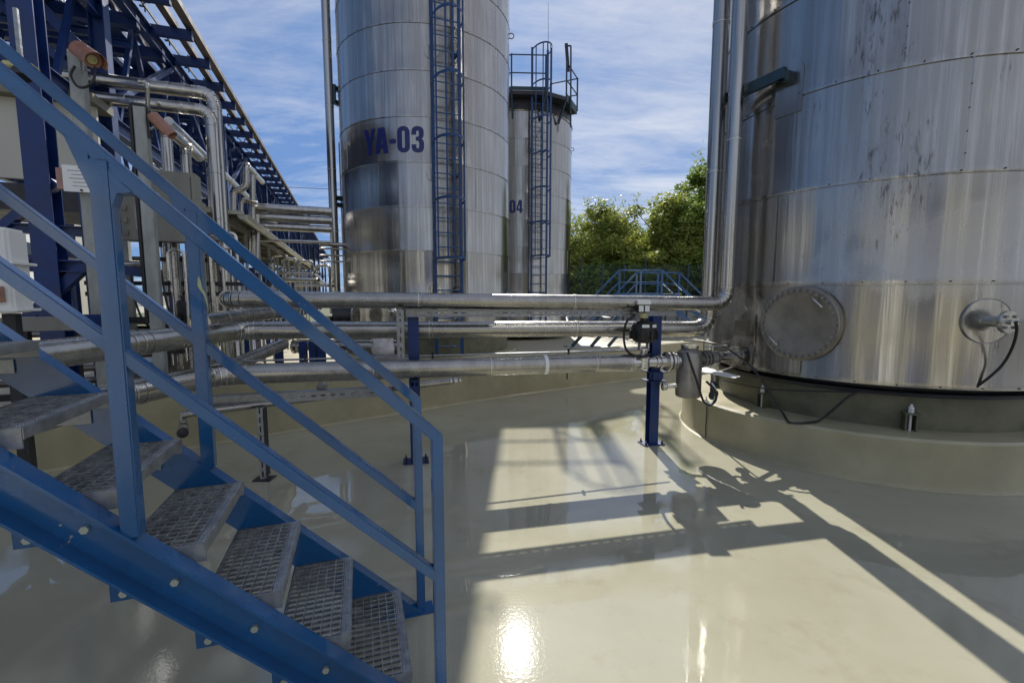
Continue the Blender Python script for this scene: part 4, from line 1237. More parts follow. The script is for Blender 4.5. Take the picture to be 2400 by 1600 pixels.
for base in (FAR, NEAR):
    aP = 0.94 if base is NEAR else 0.90
    tr = 0.041
    near = base is NEAR
    zc0 = 1.090 if near else 1.092
    # newel runs from the stringer up and mitres into the rail
    sq(base, [(0.012, 0.0), (0.012, zc0), (AMAX, zc0+(AMAX)*0.965)], tr, 'top_rail')
    sq(base, [(0.012, 0.548), (aP, 0.548+(aP-0.012)*0.962)], 0.038, 'mid_rail')
    sq(base, [(aP+0.002, 0.548+(aP-0.01)*0.962), (1.88, 0.548+1.868*0.962)], 0.038, 'mid_rail')
    for ap in (aP, 1.88):
        sq(base, [(ap, ap*SL-(0.034 if near else 0.006)), (ap, zc0+ap*0.965-0.02)], tr+0.008, 'post')
        # filleted gussets where post meets rail
        for sgn_ in (-1, 1):
            x0 = ap+sgn_*(tr/2+0.001); z_ = zc0+x0*0.965-0.035
            f_ = [(x0, z_+0.01), (x0, z_-0.10), (x0+sgn_*0.015, z_-0.055+sgn_*0.0), (x0+sgn_*0.05, z_+sgn_*0.05-0.0)]
            vs = [base+RU*a+Z*z+WD*d for d in (-0.022, 0.022) for a, z in f_]
            MB().add(vs, [(0, 1, 2, 3), (7, 6, 5, 4), (0, 4, 5, 1), (1, 5, 6, 2), (2, 6, 7, 3), (3, 7, 4, 0)]).build('gusset', 'blue', stairs)
# paint chip on the second far post
q = FAR+RU*0.885+Z*1.68-WD*0.0252
MB().add([q+RU*a*0.55-Z*b*0.7-WD*0.0012 for a, b in ((0, 0), (-0.012, 0.03), (-0.02, 0.075), (-0.035, 0.10), (-0.045, 0.15), (-0.05, 0.21), (-0.03, 0.12), (-0.005, 0.085), (0.012, 0.06), (0.008, 0.02))][::-1], [tuple(range(10))]).build('paint_chip', mat('bare_primer', (0.38, 0.43, 0.24), 0.6), stairs, recalc=False)


# treads
def make_tread(a_f, zt_):
    """grating tread: bearing bars, cross bars, nosing, two side plates with bolts"""
    c0 = FAR+RU*a_f+Z*zt_
    dep = 0.245; x0, x1 = -0.56, -0.04      # across, measured from FAR plane
    gr = MB()
    nb = 7
    for i in range(nb):
        a = 0.035+(dep-0.04)*i/(nb-1)
        gr.beam(c0+RU*a+WD*x0-Z*0.012, c0+RU*a+WD*x1-Z*0.012, 0.0035, 0.024)
    ncb = 17
    for i in range(ncb):
        x = x0+0.012+(x1-x0-0.024)*i/(ncb-1)
        gr.beam(c0+RU*0.0+WD*x-Z*0.006, c0+RU*dep+WD*x-Z*0.006, 0.005, 0.011)
        # serration teeth
    g_o = gr
    return c0, dep, x0, x1, g_o


tread0 = None
parts0 = []
for k in range(13):
    a_f = 0.118+0.2165*k; z_t = 0.158+0.2125*k
    c0, dep, x0, x1, gr = make_tread(a_f, z_t)
    if tread0 is None:
        fr_ = MB()
        # side plates and back bar form the tread frame
        for x in (x0, x1):
            fr_.box(c0+RU*dep/2+WD*x-Z*0.031, (dep, 0.005, 0.06), (RU, WD, Z))
            fr_.box(c0+RU*(dep-0.085)+WD*x-Z*0.095, (0.17, 0.005, 0.05), (RU, WD, Z))
        fr_.box(c0+RU*dep+WD*(x0+x1)/2-Z*0.015, (0.004, x1-x0, 0.03), (RU, WD, Z))
        tread0 = fr_.build('tread', 'galv', stairs, origin=c0)
        parts0.append((gr.build('grating', 'grate', tread0, kind='stuff', smooth=0, origin=c0), c0))
        ns = MB().prof(c0+WD*x0, c0+WD*x1, [(0.0, -0.034), (-0.004, -0.034), (-0.004, -0.003), (-0.03, -0.003), (-0.03, 0.001), (0.002, 0.001), (0.004, -0.004), (0.004, -0.034)][::-1])
        parts0.append((ns.build('nosing', 'galv', tread0, origin=c0), c0))
        # anti-slip dimples on the nosing
        dm = MB()
        for i in range(34):
            for j in range(2):
                q = c0+WD*(x0+0.012+(x1-x0-0.024)*(i+0.5*j)/34)+RU*(0.010+0.011*j)+Z*0.001
                dm.lathe(q, (0, 0, 1), [(0.0045, 0), (0.003, 0.003), (0.0015, 0.003)], 6)
        parts0.append((dm.build('dimples', 'galv', tread0, kind='stuff', origin=c0), c0))
        for x, sgn_ in ((x0-0.003, -1), (x1+0.003, 1)):
            for a in (0.05, 0.19):
                q = c0+RU*a+WD*(x-sgn_*0.012)-Z*0.035
                parts0.append((MB().cyl(q, q-WD*sgn_*0.012, 0.010, 6).build('bolt', 'galv', tread0, origin=q), q))
    else:
        t_ = inst(tread0, stairs, c0)
        for o_, w_ in parts0:
            inst(o_, t_, w_+(c0-WORLD[tread0.name]))
    # bolt heads showing on the outer web of the near stringer
    q = NEAR+RU*(a_f+0.085)+Z*(z_t-0.108)+WD*0.0275
    MB().cyl(q, q-WD*0.012, 0.0125, 6).build('bolt', 'boltm', stairs)
    # blue hanger plate that drops below the stringer with its own bolt
    hp_ = MB().box(NEAR+RU*(a_f+0.225)+Z*(z_t-0.10)+WD*0.034, (0.07, 0.006, 0.09), (RU, WD, Z)).build('hanger_plate', 'blue', stairs)
    q = NEAR+RU*(a_f+0.222)+Z*(z_t-0.118)+WD*0.031
    MB().cyl(q, q-WD*0.012, 0.0125, 6).build('bolt', 'boltm', hp_)
# landing at the top (out of frame to the left)
zl = 0.158+0.2125*13
lc = FAR+RU*(0.118+0.2165*13+0.6)-WD*0.3
MB().box(lc+Z*(zl-0.02), (1.3, 0.66, 0.04), (RU, WD, Z)).build('landing', 'grate', stairs)
for a in (0.1, 1.15):
    for x in (-0.02, -0.58):
        q = FAR+RU*(0.118+0.2165*13+a)+WD*x
        MB().beam(q, q+Z*(zl-0.04), 0.08, 0.08, up=RU).build('landing_leg', 'blue', stairs)

# ------------------------------------------------------------------ pipe rack on the left
rk = thing('pipe_rack', G(-4.5, 9, 0), 'dark blue steel pipe rack with many cross beams receding at left', 'pipe rack')
ZT = 5.95
# columns in pairs
cols = [7.6+6.0*k for k in range(0, 10)]
for i, s in enumerate(cols):
    for L in (-2.98, -6.2):
        MB().ibeam(G(L+0.06, s, 0), G(L+0.06, s, 5.98), 0.17, 0.17, 0.012, up=EX).build('column', 'rackblue', rk)
    for z in (3.9, 5.88):
        MB().ibeam(G(-6.2, s, z), G(-2.98, s, z), 0.12, 0.18, 0.012).build('cross_girder', 'rackblue', rk)
    if i < 5:
        MB().beam(G(-2.98, s, 4.15), G(-4.6, s, 5.85), 0.09, 0.09).build('brace', 'rackblue', rk)
        MB().beam(G(-6.2, s, 4.15), G(-4.6, s, 5.85), 0.09, 0.09).build('brace', 'rackblue', rk)
        MB().beam(G(-2.98, s, 4.0), G(-2.98, s+3, 5.85), 0.08, 0.08).build('brace', 'rackblue', rk)
        MB().beam(G(-2.98, s+6, 4.0), G(-2.98, s+3, 5.85), 0.08, 0.08).build('brace', 'rackblue', rk)
MB().ibeam(G(-2.92, 6.1, 0), G(-2.92, 6.1, 5.3), 0.20, 0.20, 0.014, up=GX).build('column', 'rackblue', rk)
MB().ibeam(G(-2.92, 6.1, 5.2), G(-2.92, 7.6, 5.2), 0.1, 0.2).build('cross_girder', 'rackblue', rk)
MB().beam(G(-2.98, 7.5, 4.55), G(-4.4, 7.5, 6.2), 0.10, 0.12).build('brace', 'rackblue', rk)
MB().beam(G(-3.35, 6.1, 2.2), G(-2.8, 6.1, 2.75), 0.1, 0.08).build('brace', 'rackblue', rk)
MB().beam(G(-3.4, 6.1, 1.1), G(-2.6, 6.1, 1.95), 0.1, 0.1).build('brace', 'rackblue', rk)
MB().ibeam(G(-4.6, 6.1, 1.92), G(-2.5, 6.1, 1.90), 0.16, 0.12).build('cross_girder', 'rackblue', rk)
MB().ibeam(G(-3.3, 6.1, 2.28), G(-2.5, 6.1, 2.26), 0.1, 0.10).build('cross_girder', 'rackblue', rk)
for L, z, h in ((-2.98, 3.9, 0.2), (-2.98, 5.85, 0.22), (-6.2, 3.9, 0.2), (-6.2, 5.85, 0.22), (-4.6, 5.85, 0.16)):
    MB().ibeam(G(L, 6.0, z), G(L, 62, z), 0.12, h, 0.012).build('long_girder', 'rackblue', rk)
# cross beams that carry the cable trays: outer ones reach the outer rail, inner ones stop short
cb = ci = None
nst = 48
for k in range(-3, nst):
    s = 9.52+1.018*k
    p = G(-4.0, s, ZT)
    if cb is None:
        cb = MB().beam(G(-5.6, s, ZT), G(-2.38, s, ZT), 0.10, 0.15).build('cross_beam', 'rackblue', rk, origin=p)
        ci = MB().beam(G(-5.8, s-0.62, 5.74), G(-2.93, s-0.62, 5.74), 0.12, 0.17).build('cross_beam', 'rackblue', rk, origin=p)
    else:
        inst(cb, rk, p); inst(ci, rk, p)
    if k < 26:
        z5 = 5.35 if k % 2 else 5.0
        MB().chan(G(-5.8, s+0.3, z5), G(-3.0-0.4*(k % 3 == 0), s+0.3, z5), 0.10, 0.05).build('cross_beam', 'rackblue', rk)
# lattice between the levels and an upper deck
for k in range(0, 22):
    s = 6.9+1.5*k
    MB().beam(G(-3.1, s, 4.05), G(-3.1, s+0.75, 5.75), 0.06, 0.06).build('lattice_bar', 'rackblue', rk)
    MB().beam(G(-3.1, s+0.75, 5.75), G(-3.1, s+1.5, 4.05), 0.06, 0.06).build('lattice_bar', 'rackblue', rk)
    MB().beam(G(-4.6, s, 4.05), G(-4.6, s+0.75, 5.75), 0.06, 0.06).build('lattice_bar', 'rackblue', rk)
    MB().beam(G(-4.6, s+0.75, 5.75), G(-4.6, s+1.5, 4.05), 0.06, 0.06).build('lattice_bar', 'rackblue', rk)
# hangers under the trays
for k in range(-1, 16):
    s = 9.0+1.018*k
    h = MB()
    q = G(-2.86, s, 5.98)
    h.cyl(q-Z*0.02, q+Z*0.30, 0.012, 6)
    for i in range(4):
        zz_ = q+Z*(0.06+0.07*i)
        h.box(zz_+EX*(0.035 if i % 2 else -0.035), (0.07, 0.03, 0.022), (EX, GX, Z))
    h.build('hanger_clamp', 'dark', rk)
# long rails and trays lying on the cross beams: each its own thing
def long_bar(nm, L, z, w_, h_, m, lab, s0=5.5, s1=62, cat='cable tray', tray=False):
    o = thing(nm, G(L, s0, z-h_/2), lab, cat)
    s = s0; seg = 6.1
    while s < s1:
        e2 = min(s1, s+seg)
        if tray:
            MB().chan(G(L-w_/2, s, z), G(L-w_/2, e2, z), h_, 0.03, 0.004).build('tray_side', m, o)
            MB().chan(G(L+w_/2, s, z), G(L+w_/2, e2, z), h_, 0.03, 0.004, sgn=-1).build('tray_side', m, o)
            MB().box(G(L, (s+e2)/2, z-h_/2+0.004), (w_-0.01, e2-s-0.004, 0.004), (EX, GX, Z)).build('tray_floor', m, o)
        else:
            MB().beam(G(L, s, z), G(L, e2-0.006, z), w_, h_).build('rail_length', m, o)
        s = e2
    return o


M['traybrown'] = mat('dull_tray_metal', (0.17, 0.145, 0.12), 0.45, 0.5, 0.2, (4, 4, 4))
long_bar('cable_tray', -2.40, 6.09, 0.13, 0.09, 'traybrown', 'outermost brown-grey cable tray along the edge of the rack', tray=True)
long_bar('cable_tray', -2.64, 6.09, 0.11, 0.09, 'traybrown', 'second cable tray in from the rack edge, beside the outermost', tray=True)
long_bar('guide_rail', -2.86, 6.05, 0.02, 0.04, 'traybrown', 'thin rail with branch-like clamps beside the two outer trays', cat='rail')
long_bar('guide_rail', -3.04, 6.06, 0.05, 0.05, 'galv', 'pale thin rail at the inner side of the open strip on the rack', cat='rail')
long_bar('cable_tray', -3.55, 5.88, 0.36, 0.08, 'rackblue', 'wide dark blue cable tray nearest the edge under the rack deck', tray=True)
long_bar('cable_tray', -4.15, 5.88, 0.5, 0.08, 'rackblue', 'widest dark blue cable tray under the middle of the rack deck', tray=True)
long_bar('cable_tray', -4.95, 5.88, 0.5, 0.08, 'rackblue', 'innermost wide dark blue cable tray under the rack deck', tray=True)
for j, (L, z, r_, lab) in enumerate(((-3.4, 6.18, 0.09, 'outer silver pipe lying on top of the rack deck'), (-3.75, 6.14, 0.06, 'slim silver pipe second from the edge of the rack deck'), (-4.2, 6.2, 0.11, 'thick silver pipe in the middle of the rack deck'), (-5.0, 6.16, 0.08, 'silver pipe along the far side of the rack deck'))):
    o = thing('rack_pipe', G(L, 6, z), lab, 'pipe', 'pipes lying on the rack')
    pipe_run(o, [G(L, 5.6, z), G(L, 60, z)], r_, 9.0, 'clads', n=14)
for j, (L, z, r_, lab) in enumerate(((-3.6, 4.1, 0.08, 'outer silver pipe on the lower level of the rack'), (-4.4, 4.12, 0.10, 'middle silver pipe on the lower level of the rack'), (-5.3, 4.1, 0.08, 'inner silver pipe on the lower level of the rack'))):
    o = thing('rack_pipe', G(L, 7, z), lab, 'pipe', 'pipes on the lower rack level')
    pipe_run(o, [G(L, 7.2, z), G(L, 60, z)], r_, 9.0, 'clads', n=14)

# silver pipes crossing below the rack and turning down
def spipe(name, pts, r, lab, seg=1.0, m='clads', n=20, cat='pipe', group=None):
    o = thing(name, pts[-1] if pts[-1].z < pts[0].z else pts[0], lab, cat, group)
    pipe_run(o, pts, r, seg, m, n=n)
    return o


v1 = G(-1.66, 7.45, 0)
zt1 = ats(505, 222, 7.45).z
spipe('downpipe', [G(-5.2, 7.45, zt1), Vector((v1.x, v1.y, zt1)), Vector((v1.x, v1.y, 0.3))], 0.082, 'upper silver pipe turning down into the tall vertical pipe', 0.75)
zt2 = ats(505, 262, 7.25).z
v2 = G(-1.66, 7.25, 0)
spipe('downpipe', [G(-5.0, 7.25, zt2), Vector((v2.x, v2.y, zt2)), Vector((v2.x, v2.y, 1.2))], 0.075, 'lower silver pipe turning down just in front of the upper one', 0.6)
# thin vent pipe with hooked top
vp = ats(345, 200, 7.0)
spipe('vent_pipe', [ats(325, 192, 7.0), ats(345, 194, 7.0), ats(347, 285, 7.0)], 0.022, 'thin hooked vent pipe above the left grey post', 0.5, n=10)
# row of elbow pipes dropping to the cabinet
ez = ats(387, 297, 6.8)
sE = [6.8, 7.5, 8.7]
for i, s in enumerate(sE):
    L = ez.dot(EX)
    lab = ['nearest of the three elbow pipes rising from the grey cabinet', 'middle one of the three elbow pipes above the grey cabinet', 'farthest of the three elbow pipes, beside the tall downpipe'][i]
    q = G(L, s, 0)
    spipe('elbow_pipe', [Vector((q.x, q.y, 1.6)), Vector((q.x, q.y, ez.z)), G(L, s+0.62, ez.z)], 0.062, lab, 0.7, group='elbow pipes by the grey cabinet')
spipe('header_pipe', [G(ez.dot(EX)-0.02, 7.0, ez.z+0.13), G(ez.dot(EX)-0.02, 16, ez.z+0.13)], 0.05, 'long dark silver header pipe behind the three elbows', 3.0, n=14)
# zig-zag pipe right of the downpipe
spipe('zigzag_pipe', [ats(577, 378, 9.0)+GX*1.5, ats(577, 385, 9.0), ats(577, 442, 9.0), ats(547, 446, 9.0), ats(547, 520, 9.0)], 0.048, 'silver zig-zag pipe stepping down right of the tall downpipe', 0.8, n=14)
spipe('zigzag_pipe', [ats(602, 475, 9.4), ats(566, 466, 9.4), ats(564, 530, 9.4)], 0.04, 'small silver pipe bending down under the zig-zag pipe', 0.8, n=14)
spipe('riser_pipe', [ats(592, 395, 9.6), ats(592, 600, 9.6)], 0.05, 'short silver riser joined by the row of horizontal pipes', 0.8, n=14)
spipe('riser_pipe', [ats(603, 505, 9.2), ats(603, 640, 9.2)], 0.04, 'thin silver riser under the row of horizontal pipes', 0.8, n=14)
# group of horizontal transfer pipes
hy = [(485, 0.085), (508, 0.07), (527, 0.055), (537, 0.03)]
labs = ['top one of the four silver pipes crossing to the blue tank stay', 'second from top of the four silver crossing pipes', 'third from top of the four silver crossing pipes', 'lowest and thinnest of the four silver crossing pipes']
for i, (v_, r_) in enumerate(((487, 0.085), (509, 0.08), (530, 0.07), (562, 0.03))):
    a = ats(598, v_, 9.8); b = Vector((a.x, a.y, a.z))+EX*1.33
    spipe('crossing_pipe', [a, b], r_, labs[i], 0.9, n=16, group='crossing pipes left of the tall tank')
    if i in (0, 2):
        q = a
for i, (v_, r_) in enumerate(((572, 0.05), (582, 0.02), (598, 0.02), (612, 0.02))):
    a = ats(748, v_, 11.5); spipe('distant_pipe', [a, a+EX*0.75], r_, ['thick short pipe end left of the tall tank', 'upper thin line behind the tall vertical pipe', 'middle thin line behind the tall vertical pipe', 'lower thin line behind the tall vertical pipe'][i], 1.2, n=10)
# tall vertical pipe beside YA-03
vt = aty(774, 300, 10.95)
vpp = thing('tall_vertical_pipe', (vt.x, vt.y, 0.3), 'tall vertical pipe left of the tank lettered YA-03', 'pipe')
pipe_run(vpp, [Vector((vt.x, vt.y, 0.3)), Vector((vt.x, vt.y, 12.0))], 0.095, 1.4, 'clad', n=20)
for v0, v1_ in ((203, 236), (462, 478)):
    a = aty(777, v0, 10.95); b = aty(777, v1_, 10.95)
    bk = thing('pipe_standoff', a, 'upper blue bracket tying the tall vertical pipe to the tank' if v0 < 300 else 'lower blue bracket tying the tall vertical pipe to the tank', 'bracket')
    tgt = Vector((TB[0]-RB*0.985, TB[1]-0.3, 0))
    for q in (a, b):
        MB().beam(q, Vector((tgt.x+0.05, tgt.y, q.z)), 0.08, 0.10).build('arm', 'blue_dull', bk)
    MB().beam(a+EX*0.05+Z*0.05, b+EX*0.05-Z*0.05, 0.08, 0.06, up=(0, 1, 0)).build('clamp', 'blue_dull', bk)
tt_ = aty(797, 330, 11.2)
spipe('gauge_pipe', [tt_+Vector((0.3, 0.1, 0.02)), tt_, Vector((tt_.x+0.0, tt_.y, 0.5))], 0.04, 'thin silver pipe hugging the left edge of the tall tank', 1.2, n=12)
MB().cyl(aty(676, 439, 22), aty(800, 445, 22), 0.012, 6).build('overhead_wire', 'dark', label='single dark overhead wire between rack and tall tank', cat='wire')

# grey posts with orange devices
pq = ats(190, 125, 6.0); zP = pq.z
gp = thing('grey_post', G(-2.52, 6.0, 0.05), 'tall grey steel post carrying the left orange camera housing', 'post')
MB().beam(G(-2.51, 6.0, 0.05), G(-2.51, 6.0, zP), 0.115, 0.115, up=GX, b=0.01).build('shaft', 'post', gp)
MB().box(G(-2.52, 6.0, 0.057), (0.3, 0.3, 0.012), (EX, GX, Z)).build('base_plate', 'post', gp)
MB().box(ats(252/1.25, 385, 5.9), (0.07, 0.05, 0.09), (EX, GX, Z)).build('junction_box', 'white', gp, bevel=0.005)
zQ = ats(342, 255, 6.0).z
gp2 = thing('grey_post', G(-2.02, 6.0, 0.05), 'shorter grey steel post edged with black cable, beside the cabinet', 'post')
MB().beam(G(-2.01, 6.0, 0.05), G(-2.01, 6.0, zQ), 0.11, 0.11, up=GX, b=0.01).build('shaft', 'post', gp2)
MB().box(G(-2.02, 6.0, 0.057), (0.3, 0.3, 0.012), (EX, GX, Z)).build('base_plate', 'post', gp2)
cpts = bend([G(-2.09, 5.98, 1.3), G(-2.09, 5.98, zQ+0.02), G(-1.94, 5.98, zQ+0.02), G(-1.94, 5.98, zQ-0.3)], 0.06)
MB().tube(cpts, 0.022, 8).build('post_cable', 'black', label='thick black cable looped over the top of the shorter grey post', cat='cable')


def housing(pos, axis, lab, s=1.0):
    axis = Vector(axis).normalized()
    o = thing('camera_housing', pos, lab, 'camera')
    MB().lathe(pos-axis*0.15*s, axis, [(0.0, 0), (0.06*s, 0.0), (0.078*s, 0.02*s), (0.078*s, 0.27*s), (0.083*s, 0.275*s), (0.083*s, 0.30*s), (0.055*s, 0.302*s), (0.05*s, 0.285*s), (0.0, 0.285*s)], 26).build('barrel', 'orange', o)
    MB().lathe(pos+axis*0.136*s, axis, [(0.047*s, 0), (0.045*s, 0.012*s), (0.025*s, 0.013*s), (0.022*s, 0.004*s), (0, 0.004*s)], 20).build('lens', 'paleyellow', o)
    # sun hood
    d, a, b = MB().frame(pos, pos+axis)
    hd = MB(); m_ = 12
    vs = []
    for e_ in (-0.14*s, 0.24*s):
        for rr_ in (0.094*s, 0.099*s):
            for i in range(m_+1):
                t = -0.5+(PI+1.0)*i/m_
                vs.append(pos+axis*e_+(a*math.cos(t)+b*math.sin(t))*rr_)
    k = m_+1
    fs = []
    for i in range(m_):
        fs += [(i, i+1, 2*k+i+1, 2*k+i), (k+i, 3*k+i, 3*k+i+1, k+i+1), (i, k+i, k+i+1, i+1), (2*k+i, 2*k+i+1, 3*k+i+1, 3*k+i)]
    hd.add(vs, fs).build('sun_hood', 'orange', o)
    MB().tube([pos-b*0.08*s, pos-b*0.15*s, pos-b*0.15*s-d*0.05-a*0.06*s], 0.014, 10).build('mount', 'galv', o)
    return o


h1 = ats(202, 130, 5.85)
housing(h1, (0.80, -0.42, -0.52), 'orange camera housing facing the viewer on the taller grey post', 0.92)
MB().tube(smooth_path([h1+Vector((-0.12, 0, -0.10)), h1+Vector((-0.15, -0.02, -0.2)), h1+Vector((-0.05, -0.05, -0.32)), h1+Vector((0.08, -0.05, -0.28)), h1+Vector((0.10, -0.02, -0.12))]), 0.012, 8).build('looped_cable', 'black', label='black cable looping under the left orange camera housing', cat='cable')
h2 = ats(373, 290, 5.95)
housing(h2, (0.62, 0.2, -0.75), 'rusty orange housing seen side-on at the shorter grey post', 0.66)

# grey cabinet and junction panels
cb_ = thing('grey_cabinet', G(-2.05, 6.6, 2.2), 'flat grey enclosure behind the shorter post with pipes rising from it', 'cabinet')
a, b = ats(290, 560, 6.5), ats(456, 405, 6.5)
MB().box(G((a.dot(EX)+0.25+b.dot(EX))/2, 6.62, (a.z+0.3+b.z)/2), (b.dot(EX)-a.dot(EX)-0.25, 0.22, b.z-a.z-0.3), (EX, GX, Z)).build('upper_box', 'greybox', cb_, bevel=0.008)
a2, b2 = ats(285, 562, 6.4), ats(470, 470, 6.4)
MB().box((a2+b2)/2+GX*0.12, (b2.dot(EX)-a2.dot(EX), 0.2, b2.z-a2.z), (EX, GX, Z)).build('lower_box', 'greybox', cb_, bevel=0.008)
MB().box(ats(322, 510, 6.32), (0.035, 0.02, 0.26), (EX, GX, Z)).build('handle', 'cast', cb_)
cc_ = (a+b)/2
for L_, h_ in ((cc_.dot(EX)-0.1, b.z-a.z-0.4), (cc_.dot(EX)+0.32, b.z-a.z-0.4)):
    MB().box(G(L_, 6.505, (a.z+0.3+b.z)/2), (0.004, 0.006, h_), (EX, GX, Z)).build('door_seam', 'dark', cb_)
for i in range(3):
    MB().box(G(a2.dot(EX)+0.05, 6.405, a2.z+0.08+0.14*i), (0.03, 0.02, 0.05), (EX, GX, Z)).build('hinge', 'cast', cb_)
    MB().cyl(G(a2.dot(EX)+0.2+0.13*i, 6.5, a2.z), G(a2.dot(EX)+0.2+0.13*i, 6.5, a2.z-0.06), 0.018, 10).build('cable_gland', 'black', cb_)
for L in (-2.5, -1.75):
    MB().beam(G(L, 6.7, 0.05), G(L, 6.7, 2.3), 0.08, 0.08, up=GX).build('leg', 'post', cb_)
# cream clad wall panels at the very left
bw = thing('panelled_shed', G(-4.4, 7.0, 0), 'cream panelled shed wall behind the leftmost blue column', 'shed')
zs1, zs0 = ats(30, 228, 7.0).z, ats(30, 418, 7.0).z
for i in range(4):
    L0 = -4.75+0.56*i
    MB().box(G(L0, 7.03, (zs0+zs1)/2), (0.55, 0.06, zs1-zs0), (EX, GX, Z)).build('wall_panel', 'cream', bw, bevel=0.006)
MB().box(G(-4.0, 7.1, zs1+0.05), (2.5, 0.5, 0.10), (EX, GX, Z)).build('eave', 'roof', bw)
MB().box(G(-4.0, 7.6, zs0-0.2), (2.4, 1.2, 0.30), (EX, GX, Z)).build('floor_slab', 'dark', bw)
for L in (-5.0, -2.95):
    MB().beam(G(L, 7.0, 0.05), G(L, 7.0, zs0), 0.12, 0.12, up=GX).build('leg', 'rackblue', bw)
# notice board
ns_ = thing('notice_board', ats(183, 420, 5.85), 'white notice with faint lines of text on the taller grey post', 'sign')
a, b = ats(150, 448, 5.86), ats(217, 391, 5.86)
cN = (a+b)/2; wN = (b-a).dot(EX); hN = b.z-a.z
MB().box(cN, (wN, 0.006, hN), (EX, GX, Z)).build('board', 'white', ns_)
for i, wf in enumerate((0.88, 0.74, 0.80, 0.66, 0.58)):
    MB().box(cN-GX*0.0045+EX*(0.02+0.012*(i % 2))*1+Z*(hN*(0.30-0.145*i)), (wN*wf*0.92, 0.002, 0.006), (EX, GX, Z)).build('text_line', 'text', ns_)
for k in (-1, 1): MB().cyl(cN+EX*0.02+Z*hN*0.43*k, cN+EX*0.02+Z*hN*0.43*k-GX*0.012, 0.011, 8).build('screw', 'dark', ns_)
MB().box(cN-EX*(wN/2+0.03)+GX*0.03, (0.07, 0.004, hN*0.8), (EX, GX, Z)).build('pink_sheet', mat('faded_pink_sheet', (0.36, 0.20, 0.18), 0.5), ns_)
# lamp glimpsed between the rails
yl = thing('floodlight', ats(50, 155, 5.6), 'pale yellow floodlight glimpsed between the two handrails at upper left', 'lamp')
q = ats(50, 158, 5.6)
MB().box(q, (0.22, 0.12, 0.05), (EX, GX, (Z+EX*0.0))).build('hood', 'paleyellow', yl, bevel=0.01)
MB().lathe(q-Z*0.02, (0.2, -0.2, -1), [(0.06, 0), (0.075, 0.04), (0.07, 0.08), (0, 0.085)], 16).build('lamp_bowl', 'dark', yl)
MB().beam(q, q+Z*0.5, 0.03, 0.03, up=GX).build('stem', 'galv', yl)

# white machine at the left edge
wm = thing('white_unit', ats(10, 620, 4.6), 'tall white cabinet with ribbed flanges at the left edge', 'cabinet')
a, b = ats(-70, 735, 4.6), ats(14, 532, 4.6)
MB().box((a+b)/2+GX*0.12, ((b-a).dot(EX), 0.24, b.z-a.z), (EX, GX, Z)).build('body', 'white', wm, bevel=0.02)
for v_ in (615, 728):
    q = ats(-10, v_, 4.58)
    MB().box(Vector(((a+b).x/2, (a+b).y/2, q.z))+GX*0.12, ((b-a).dot(EX)+0.06, 0.30, 0.022), (EX, GX, Z)).build('flange', 'white', wm, bevel=0.004)
MB().box(ats(0, 690, 4.585), (0.05, 0.01, 0.12), (EX, GX, Z)).build('side_label', 'orange', wm)
MB().box(G(a.dot(EX)*0.5+b.dot(EX)*0.5, 4.8, 0.5), (0.08, 0.08, a.z-0.05+0.5), (EX, GX, Z)).build('pedestal', 'dark', wm)
w2 = ats(85, 760, 5.2)
MB().box(w2+GX*0.1, (0.55, 0.2, 0.12), (EX, GX, Z)).build('grey_trunking', 'greybox', label='grey trunking just right of the white cabinet', cat='trunking', bevel=0.004)

# manifold of small pipes and valves behind the handrail
mf = thing('valve_manifold', G(-1.9, 7.2, 0.6), 'manifold of slim steel pipes with valves behind the far handrail', 'manifold')
rnd = random.Random(3)
for i in range(12):
    u = 384+i*15+rnd.uniform(-4, 4); s = rnd.uniform(6.3, 7.6)
    top = ats(u, rnd.uniform(545, 600), s); botm = Vector((top.x, top.y, 0.7))
    hk = EX*rnd.choice((-1, 1))*0.16
    MB().tube(bend([botm, top, top+hk, top+hk-Z*rnd.uniform(0.2, 0.7)], 0.07), rnd.uniform(0.016, 0.04), 10).build('riser', 'stain', mf)
    if i % 2 == 0:
        q = Vector((top.x, top.y, rnd.uniform(1.3, 1.9)))
        vv = MB().lathe(q-Z*0.06, (0, 0, 1), [(0.03, 0), (0.055, 0.02), (0.055, 0.10), (0.03, 0.12)], 12).build('valve', 'dark', mf)
        MB().lathe(q-GX*0.14, (-GX.x, -GX.y, 0), [(0.05, 0), (0.055, 0.01), (0.05, 0.02)], 14).build('handwheel', 'dark', vv)
for z in (1.75, 1.62, 2.05):
    MB().beam(G(-3.0, 6.9, z), G(-1.0, 6.9, z), 0.05, 0.05).build('support_bar', 'dark', mf)
for i in range(5):
    p_ = [G(-2.4+0.3*i, 6.5, 1.9), G(-2.35+0.3*i, 6.45, 1.5), G(-2.25+0.3*i, 6.45, 1.25), G(-2.1+0.3*i, 6.5, 1.35)]
    MB().tube(smooth_path(p_), 0.012, 6).build('looped_cable', 'black', mf)
# black pump body + motor
pmp = thing('pump', G(-1.95, 6.5, 0.7), 'dark pump motor on the manifold behind the second handrail post', 'pump')
q = ats(437, 722, 6.5)
MB().lathe(q-Z*0.15, (0, 0, 1), [(0.09, 0), (0.10, 0.02), (0.10, 0.2), (0.085, 0.24), (0.05, 0.25), (0.05, 0.3), (0.02, 0.31)], 20).build('motor', 'dark', pmp)
MB().lathe(q-Z*0.3, (0, 0, 1), [(0.06, 0), (0.12, 0.02), (0.12, 0.1), (0.07, 0.14)], 20).build('casing', 'cast', pmp)
